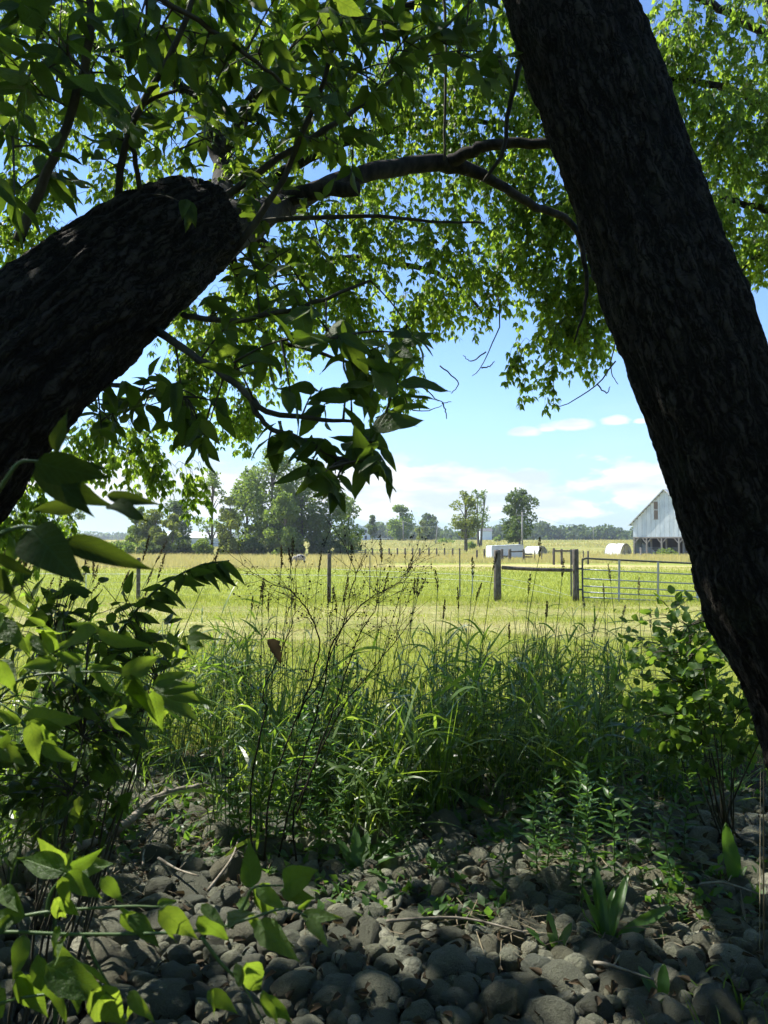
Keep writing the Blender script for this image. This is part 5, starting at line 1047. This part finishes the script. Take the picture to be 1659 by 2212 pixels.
# ------------------------------------------------------------------ house, long building, cars, poles
H0 = Gp(783, 262); hs = thing('farmhouse', 'pale two storey farmhouse with gable end half hidden by trees', 'house', tuple(H0))
hw, hh, hp, hl = 3.4, 4.1, 5.6, 9.; hx, hy, hz0 = H0[0] - 1.0, 262, H0[2] - .2
mb = MB(); v = [(hx - hw, hy, hz0), (hx + hw, hy, hz0), (hx + hw, hy, hz0 + hh), (hx - .4, hy, hz0 + hp), (hx - hw, hy, hz0 + hh)]; v += [(a, b + hl, c) for a, b, c in v]; mb.add(v, [[0, 1, 2], [0, 2, 3], [0, 3, 4], [5, 7, 6], [5, 8, 7], [5, 9, 8]]); mb.add(v, [[0, 5, 6, 1], [1, 6, 7, 2], [4, 9, 5, 0]]); mb.build('wall', M['house'], hs)
mb = MB(); mb.add([v[2], v[7], v[8], v[3]], [[0, 1, 2, 3]]); mb.add([np.array(q) + [0, 0, .2] for q in (v[3], v[8], v[9], v[4])], [[0, 1, 2, 3]]); mb.build('roof', M['roof_dark'], hs)
for x, z in ((.2, 1.2), (2.1, 1.2), (2.1, 3.3), (.2, 3.3), (-1.6, 1.2)):
    mb = MB(); mb.box((hx + x, hy - .04, hz0 + z), (.75, .08, 1.15)); wn = mb.build('window', M['glass'], hs); mb = MB(); mb.box((hx + x, hy - .06, hz0 + z - .62), (.95, .1, .1)); mb.build('window_sill', M['white'], wn)
def car(label, vx, d, col, flip=1):
    b = Gp(vx, d); o = thing('parked_car', label, 'car', tuple(b)); pr = [(-2.1, .35), (-2.1, .8), (-1.3, .9), (-.7, 1.42), (.9, 1.45), (1.5, .95), (2.1, .85), (2.15, .35)]
    n = len(pr); v = [(b[0] + x * flip, d - .85, b[2] + z) for x, z in pr] + [(b[0] + x * flip, d + .85, b[2] + z) for x, z in pr]; mb = MB(); mb.add(v, [[0, i, i + 1] for i in range(1, n - 1)] + [[n, n + i + 1, n + i] for i in range(1, n - 1)]); mb.add(v, [[i, (i + 1) % n, n + (i + 1) % n, n + i] for i in range(n)]); mb.build('body', M[col], o)
    mb = MB(); mb.add([(b[0] + x * flip, d - .87, b[2] + z) for x, z in ((-1.05, .95), (-.62, 1.34), (.82, 1.36), (1.2, .97))], [[0, 1, 2, 3]]); mb.build('window', M['glass'], o)
    for x in (-1.3, 1.35):
        mb = MB(); mb.tube(np.array([[b[0] + x, d - .92, b[2] + .33], [b[0] + x, d - .7, b[2] + .33]]), .33, 12); mb.build('wheel', M['black'], o)
car('white car parked on the far road right of the farmhouse', 830, 268, 'white'); car('small white car parked close to the farmhouse conifer', 813, 262, 'white', -1)
lbg = thing('long_shed', 'long low shed with a white roof behind the left shrubs', 'shed', tuple(Gp(405, 170))); b = Gp(405, 170)
mb = MB(); mb.box(b + [0, 3, 1.0], (12, 6, 2.0)); mb.build('wall', M['white'], lbg); mb = MB(); v = [b + q for q in [(-6.3, -.3, 2.0), (6.3, -.3, 2.0), (6.3, 3, 3.4), (-6.3, 3, 3.4), (-6.3, 6.3, 2.0), (6.3, 6.3, 2.0)]]; mb.add(v, [[0, 1, 2, 3], [3, 2, 5, 4]]); mb.build('roof', M['white_tarp'], lbg)
fw = thing('far_house', 'tiny white house at the foot of the distant woods', 'house', tuple(Gp(1050, 390))); b = Gp(1050, 390)
mb = MB(); mb.box(b + [0, 2, 2.2], (6, 4, 4.6)); mb.build('wall', M['house'], fw); mb = MB(); v = [b + q for q in [(-3.3, -.3, 4.4), (3.3, -.3, 4.4), (3.3, 2, 6), (-3.3, 2, 6)]]; mb.add(v, [[0, 1, 2, 3]]); mb.build('roof', M['roof_dark'], fw)
def upole(label, vx, d, tv, w_=.26, arm=True, lean=0.):
    b = Gp(vx, d); t = Wp(vx, tv, d); o = thing('utility_pole', label, 'pole', tuple(b)); mb = MB(); mb.tube(np.array([b, t + [lean, 0, 0]]), [w_ / 2, w_ / 2.6], 8); mb.build('shaft', M['pole'], o, True)
    if arm: mb = MB(); mb.bar(t + [lean - .8, 0, -.5], t + [lean + .8, 0, -.5], .12, .12); mb.build('crossarm', M['pole'], o)
    return t + [lean, 0, 0]
t1 = upole('tall grey utility pole in front of the dark round tree', 1128, 120, 1106, .30)
t2 = upole('utility pole before the pale tree left of the round dark tree', 871, 250, 1125, .42)
t3 = upole('slightly leaning utility pole right of the dark round tree clump', 941, 200, 1136, .30, lean=.5)
t4 = upole('thin utility pole on the skyline before the distant woods', 1282, 330, 1137, .34)
t5 = upole('thin utility pole beside the farmhouse conifer', 836, 300, 1126, .36)
for lab, pa, pb in [('thin power line strung from the far pole to the leaning pole', t2, t3), ('thin power line crossing before the far right woods', t1, t4), ('thin power line from the farmhouse pole to the next', t5, t2)]:
    q = np.linspace(0, 1, 14)[:, None]; p = np.asarray(pa) * (1 - q) + np.asarray(pb) * q; p[:, 2] -= 1.2 * (1 - (2 * q[:, 0] - 1) ** 2) * .8; mb = MB(); mb.tube(p, .025, 3, False); o = mb.build('power_line', M['wire']); tag(o, lab, 'power line')
# ------------------------------------------------------------------ sheep
S0 = Gp(648, 66); sh = thing('sheep', 'grey and white sheep grazing in the tan field before the trees', 'sheep', tuple(S0))
vS, fS = ICO2; vS = vS.copy(); body = vS * np.array([.50, .24, .27]); body[:, 2] += .05 * np.cos(body[:, 0] * 3.5) - .05 * (body[:, 0] < -.3); body += norm(vS) * ((fbm(vS * 5, 3) - .5) * .06)[:, None]
hd = vS * np.array([.15, .085, .095]); hd[:, 0] -= .10 * (vS[:, 0] < -.2); 
mb = MB(); mb.add(body + S0 + [0, 0, .50], fS)
path = spline(S0 + np.array([[-.40, 0, .55], [-.52, 0, .50], [-.62, 0, .38], [-.68, 0, .28]]), 8); mb.tube(path, [.17, .14, .12, .10, .09, .09, .08, .07], 10)
for x, y in ((-.30, -.12), (-.28, .12), (.32, -.12), (.34, .12)):
    mb.tube(S0 + np.array([[x, y, .40], [x + (.05 if x > 0 else 0), y, .24], [x - .01, y, .12], [x, y, .0]]), [.085, .05, .032, .035], 8)
mb.build('body', M['wool'], sh, True)
mb = MB(); mb.add(hd @ np.array(Matrix.Rotation(R(-48), 3, 'Y')).T + S0 + [-.72, 0, .22], fS); hdO = mb.build('head', M['sheep_dark'], sh, True)
for sg in (-1, 1): mb = MB(); mb.add(vS * [.03, .07, .02] + S0 + [-.66, .10 * sg, .30], fS); mb.build('ear', M['sheep_dark'], sh, True)
# ------------------------------------------------------------------ far trees
def far_tree(label, vx, d, top_vy, wpx, base_frac=.25, n=2600, leaf=.34, mat='far_leaf', lobes=16, seed=0, open_=0., lean=0., trunks=1, name='field_tree', group=None, tr_w=None, bottom=None, prof='oval'):
    b = Gp(vx, d); top_ = Wp(vx, top_vy, d)[2]; h = top_ - b[2]; w_ = wpx * d / 1659 / 2; o = thing(name, label, 'tree', tuple(b), group)
    tr_w = tr_w or h * .018; mbt = MB(); cl = []; rad = []
    for k in range(trunks):
        off = (k - (trunks - 1) / 2) * w_ * .5; tp = b + np.array([off + lean * h, 0, h * .86]); p = spline([b + [off * .3, 0, -.2], b + [off * .6 + lean * h * .2, RNG.normal() * .2, h * .35], b + [off * .9 + lean * h * .6, RNG.normal() * .3, h * .62], tp], 14); mbt.tube(p, np.linspace(tr_w, tr_w * .15, 14), 7)
        for i in range(max(3, lobes // trunks)):
            u = RNG.uniform(base_frac, 1.); z = h * u
            e_ = math.sin(math.pi * min(1, max(.0, (u - base_frac) / (1 - base_frac) * .8 + .18))) ** .7 if prof == 'oval' else (1 - (u - base_frac) / (1 - base_frac)) * .9 + .15
            a = RNG.uniform(0, 6.28); rr = w_ * e_ * RNG.uniform(.35, .8) / (1 if trunks == 1 else 1.25); c_ = b + np.array([off + lean * z + math.cos(a) * rr, math.sin(a) * rr, z * .94])
            cl.append(c_); rad.append(w_ * RNG.uniform(.26, .46) * (.75 + .5 * e_) * (1 if prof == 'oval' else .8)); j = int(min(13, max(2, 13 * (u - .18)))); mbt.tube(spline([p[j], (p[j] + c_) / 2 + [0, 0, .03 * h], c_], 6), np.linspace(tr_w * .35, tr_w * .06, 6), 5, False)
    mbt.build('trunk', M['bark_far'], o, True)
    cl = np.array(cl); rad = np.array(rad); wts = rad ** 2 / np.sum(rad ** 2); k = RNG.choice(len(cl), n, p=wts); u = rdir(n); sh_ = (.55 + .45 * RNG.random(n)) if open_ < .5 else RNG.random(n) ** .6
    P = cl[k] + u * (rad[k] * sh_)[:, None] * np.array([1, 1, .78]); hole = fbm(P * (1.3 / max(leaf * 3, .3)), 2); P = P[hole > .36 + open_ * .16]; m = len(P)
    v, f = inst(QUAD_V, QUAD_F, P, rdir(m), rdir(m, .5), leaf * RNG.uniform(.6, 1.3, m)); mb = MB(); mb.add(v, f); stuff(mb.build('crown', M[mat], o)); return o
FT = far_tree
FT('tallest poplar like tree of the big clump with rounded top', 588, 110, 958, 130, .06, 14000, .30, lobes=52)
FT('bright green tree filling the left foot of the big clump', 498, 106, 1070, 70, .03, 5000, .28, 'far_leaf_yellow', lobes=22)
FT('light green tree standing in front of the middle of the big clump', 615, 105, 1060, 90, .03, 6500, .28, 'far_leaf', lobes=28)
FT('tall tree on the left flank of the big clump', 533, 112, 998, 86, .05, 8500, .30, lobes=34)
FT('tall tree on the right flank of the big clump behind hanging leaves', 652, 111, 985, 116, .05, 12000, .30, 'far_leaf', lobes=44)
FT('broad lower tree closing the right end of the big clump', 712, 110, 1042, 96, .04, 9000, .30, lobes=34)
FT('yellowish rounded tree leaning over the farmhouse', 752, 116, 1072, 70, .08, 4000, .28, 'far_leaf', lobes=20, open_=.4)
FT('slender open tree standing left of the big clump', 458, 108, 1006, 78, .18, 3000, .26, 'far_leaf', lobes=24, open_=.55)
FT('small dark evergreen beside the farmhouse', 805, 240, 1113, 38, .05, 1600, .55, 'far_leaf_dark', lobes=16, prof='cone')
FT('grey leafed tree with wind bent top behind the left thicket', 372, 135, 1076, 84, .12, 4600, .36, 'far_leaf_dark', lobes=22, open_=.3, lean=.10)
FT('bright yellow green rounded tree in the left thicket', 336, 112, 1098, 80, .03, 8000, .30, 'far_leaf_yellow', lobes=24)
FT('yellow green small tree right in the left thicket', 372, 110, 1112, 64, .03, 6000, .30, 'far_leaf_yellow', lobes=18)
FT('upright green tree at the left end of the thicket', 296, 114, 1092, 56, .05, 5000, .30, 'far_leaf', lobes=22, open_=.2)
FT('hazy tree behind the hanging leaves at the far left', 152, 120, 1085, 70, .12, 2600, .3, 'far_leaf', lobes=16, open_=.5)
FT('hazy tree at the left edge behind the sapling', 55, 124, 1100, 90, .1, 2600, .3, 'far_leaf', lobes=16, open_=.4)
FT('rounded green tree behind a utility pole right of the farmhouse', 864, 255, 1088, 62, .10, 4200, .6, 'far_leaf', lobes=22)
FT('dark dense round tree on the far field edge', 926, 290, 1109, 52, .03, 3600, .6, 'far_leaf_dark', lobes=20)
FT('small yellow green tree before the dark round tree', 912, 262, 1126, 32, .05, 1800, .5, 'far_leaf_yellow', lobes=12)
FT('tall full tree with bare lower trunk left of the utility pole', 1006, 132, 1056, 66, .28, 4600, .30, 'far_leaf_yellow', lobes=26, open_=.35, tr_w=.34)  # yellow leaf colour stands for sunlight on this crown
FT('tall sparse leaning tree just behind the full tree', 1036, 170, 1054, 62, .34, 2200, .34, 'far_leaf', lobes=18, open_=.8, lean=.03, trunks=2, tr_w=.3)
FT('dark leafy tree with ragged crown right of the trailer', 1122, 128, 1050, 84, .16, 6000, .34, 'far_leaf_dark', lobes=30, open_=.2)
for k, (vx, tv, w_, mt, lab) in enumerate([(262, 1168, 70, 'far_leaf', 'low shrub left of the yellow green trees'), (320, 1172, 60, 'far_leaf_dark', 'low dark shrub under the yellow green trees'), (400, 1160, 60, 'far_leaf_dark', 'low dark shrub before the white roofed shed'), (440, 1166, 50, 'far_leaf', 'low shrub under the slender tree'), (492, 1158, 60, 'far_leaf_yellow', 'bright shrub between the slender tree and the big clump'), (550, 1164, 70, 'far_leaf_dark', 'dark undergrowth shrub left under the big clump'), (620, 1160, 80, 'far_leaf_dark', 'dark undergrowth shrub in the middle of the big clump'), (690, 1166, 70, 'far_leaf_dark', 'dark undergrowth shrub right under the big clump'), (745, 1160, 60, 'far_leaf', 'rounded shrub at the right foot of the big clump'), (190, 1172, 80, 'far_leaf', 'low shrub at the left behind the hanging leaves'), (110, 1172, 90, 'far_leaf', 'low shrub at the far left field edge'), (30, 1170, 90, 'far_leaf_dark', 'dark low shrub at the left picture edge')]):
    FT(lab, vx, 107 + RNG.normal(), tv, w_, .0, 2600, .28, mt, lobes=16, name='field_shrub')
for vx, tv, d, w_, lab in [(1075, 1158, 240, 24, 'small bush at the foot of the leaning sparse tree'), (958, 1166, 215, 40, 'grey low bush in the yellow field'), (1015, 1172, 150, 34, 'low bush at the foot of the full tree'), (1440, 1190, 104, 60, 'weedy bush before the barn open bay')]:
    FT(lab, vx, d, tv, w_, .0, 500, .3 * d / 150, 'far_leaf', lobes=9, name='field_shrub')
# distant woods: one mass
def woods(name, label, vx0, vx1, d, topf, n, leaf, mat):
    mb = MB(); C_ = []; R_ = []
    for vx in np.arange(vx0, vx1, 7):
        for j in range(4):
            x = vx + RNG.normal() * 4; dd_ = d + RNG.uniform(0, 30); tz = Wp(x, topf(x) + RNG.uniform(0, 5) + j * 7, dd_)[2]; b = Gp(x, dd_); r_ = RNG.uniform(2.2, 4.2) * d / 430; C_.append([b[0], dd_, max(b[2] + r_ * .3, tz - r_ * .8)]); R_.append(r_)
    C_ = np.array(C_); R_ = np.array(R_); k = RNG.integers(len(C_), size=n); u = rdir(n); P = C_[k] + u * (R_[k] * (.75 + .25 * RNG.random(n)))[:, None]
    v, f = inst(QUAD_V, QUAD_F, P, rdir(n), u + rdir(n) * .6, leaf * RNG.uniform(.6, 1.3, n)); mb.add(v, f); o = stuff(mb.build(name, M[mat])); tag(o, label, 'woods')
woods('distant_woods', 'long belt of dark woods along the far edge of the fields', 780, 1720, 430, lambda x: 1136 + 7 * math.sin(x * .021) - 8 * math.exp(-((x - 1265) / 60) ** 2) + 10 * (x > 1340) + 4 * math.sin(x * .09), 34000, 1.5, 'far_leaf_dark')
woods('distant_woods', 'low hazy blue woods on the left horizon', -200, 780, 900, lambda x: 1152 + 3 * math.sin(x * .03), 16000, 3.0, 'far_leaf_dark')

# ------------------------------------------------------------------ haze: the humid summer air
def haze_mat():
    m, t, o = newmat('humid_air'); v = t.nodes.new('ShaderNodeVolumePrincipled'); v.inputs['Color'].default_value = (.80, .90, 1, 1); v.inputs['Density'].default_value = .00032; v.inputs['Anisotropy'].default_value = .3
    t.links.new(v.outputs[0], o.inputs['Volume']); return m
mb = MB(); mb.box((0, 1290, 13), (3100, 2640, 29.5)); hzo = stuff(mb.build('haze', haze_mat())); tag(hzo, 'faint blue summer haze in the air over the far fields', 'haze')

for o in bpy.data.objects:
    if '_o' in o: del o['_o']
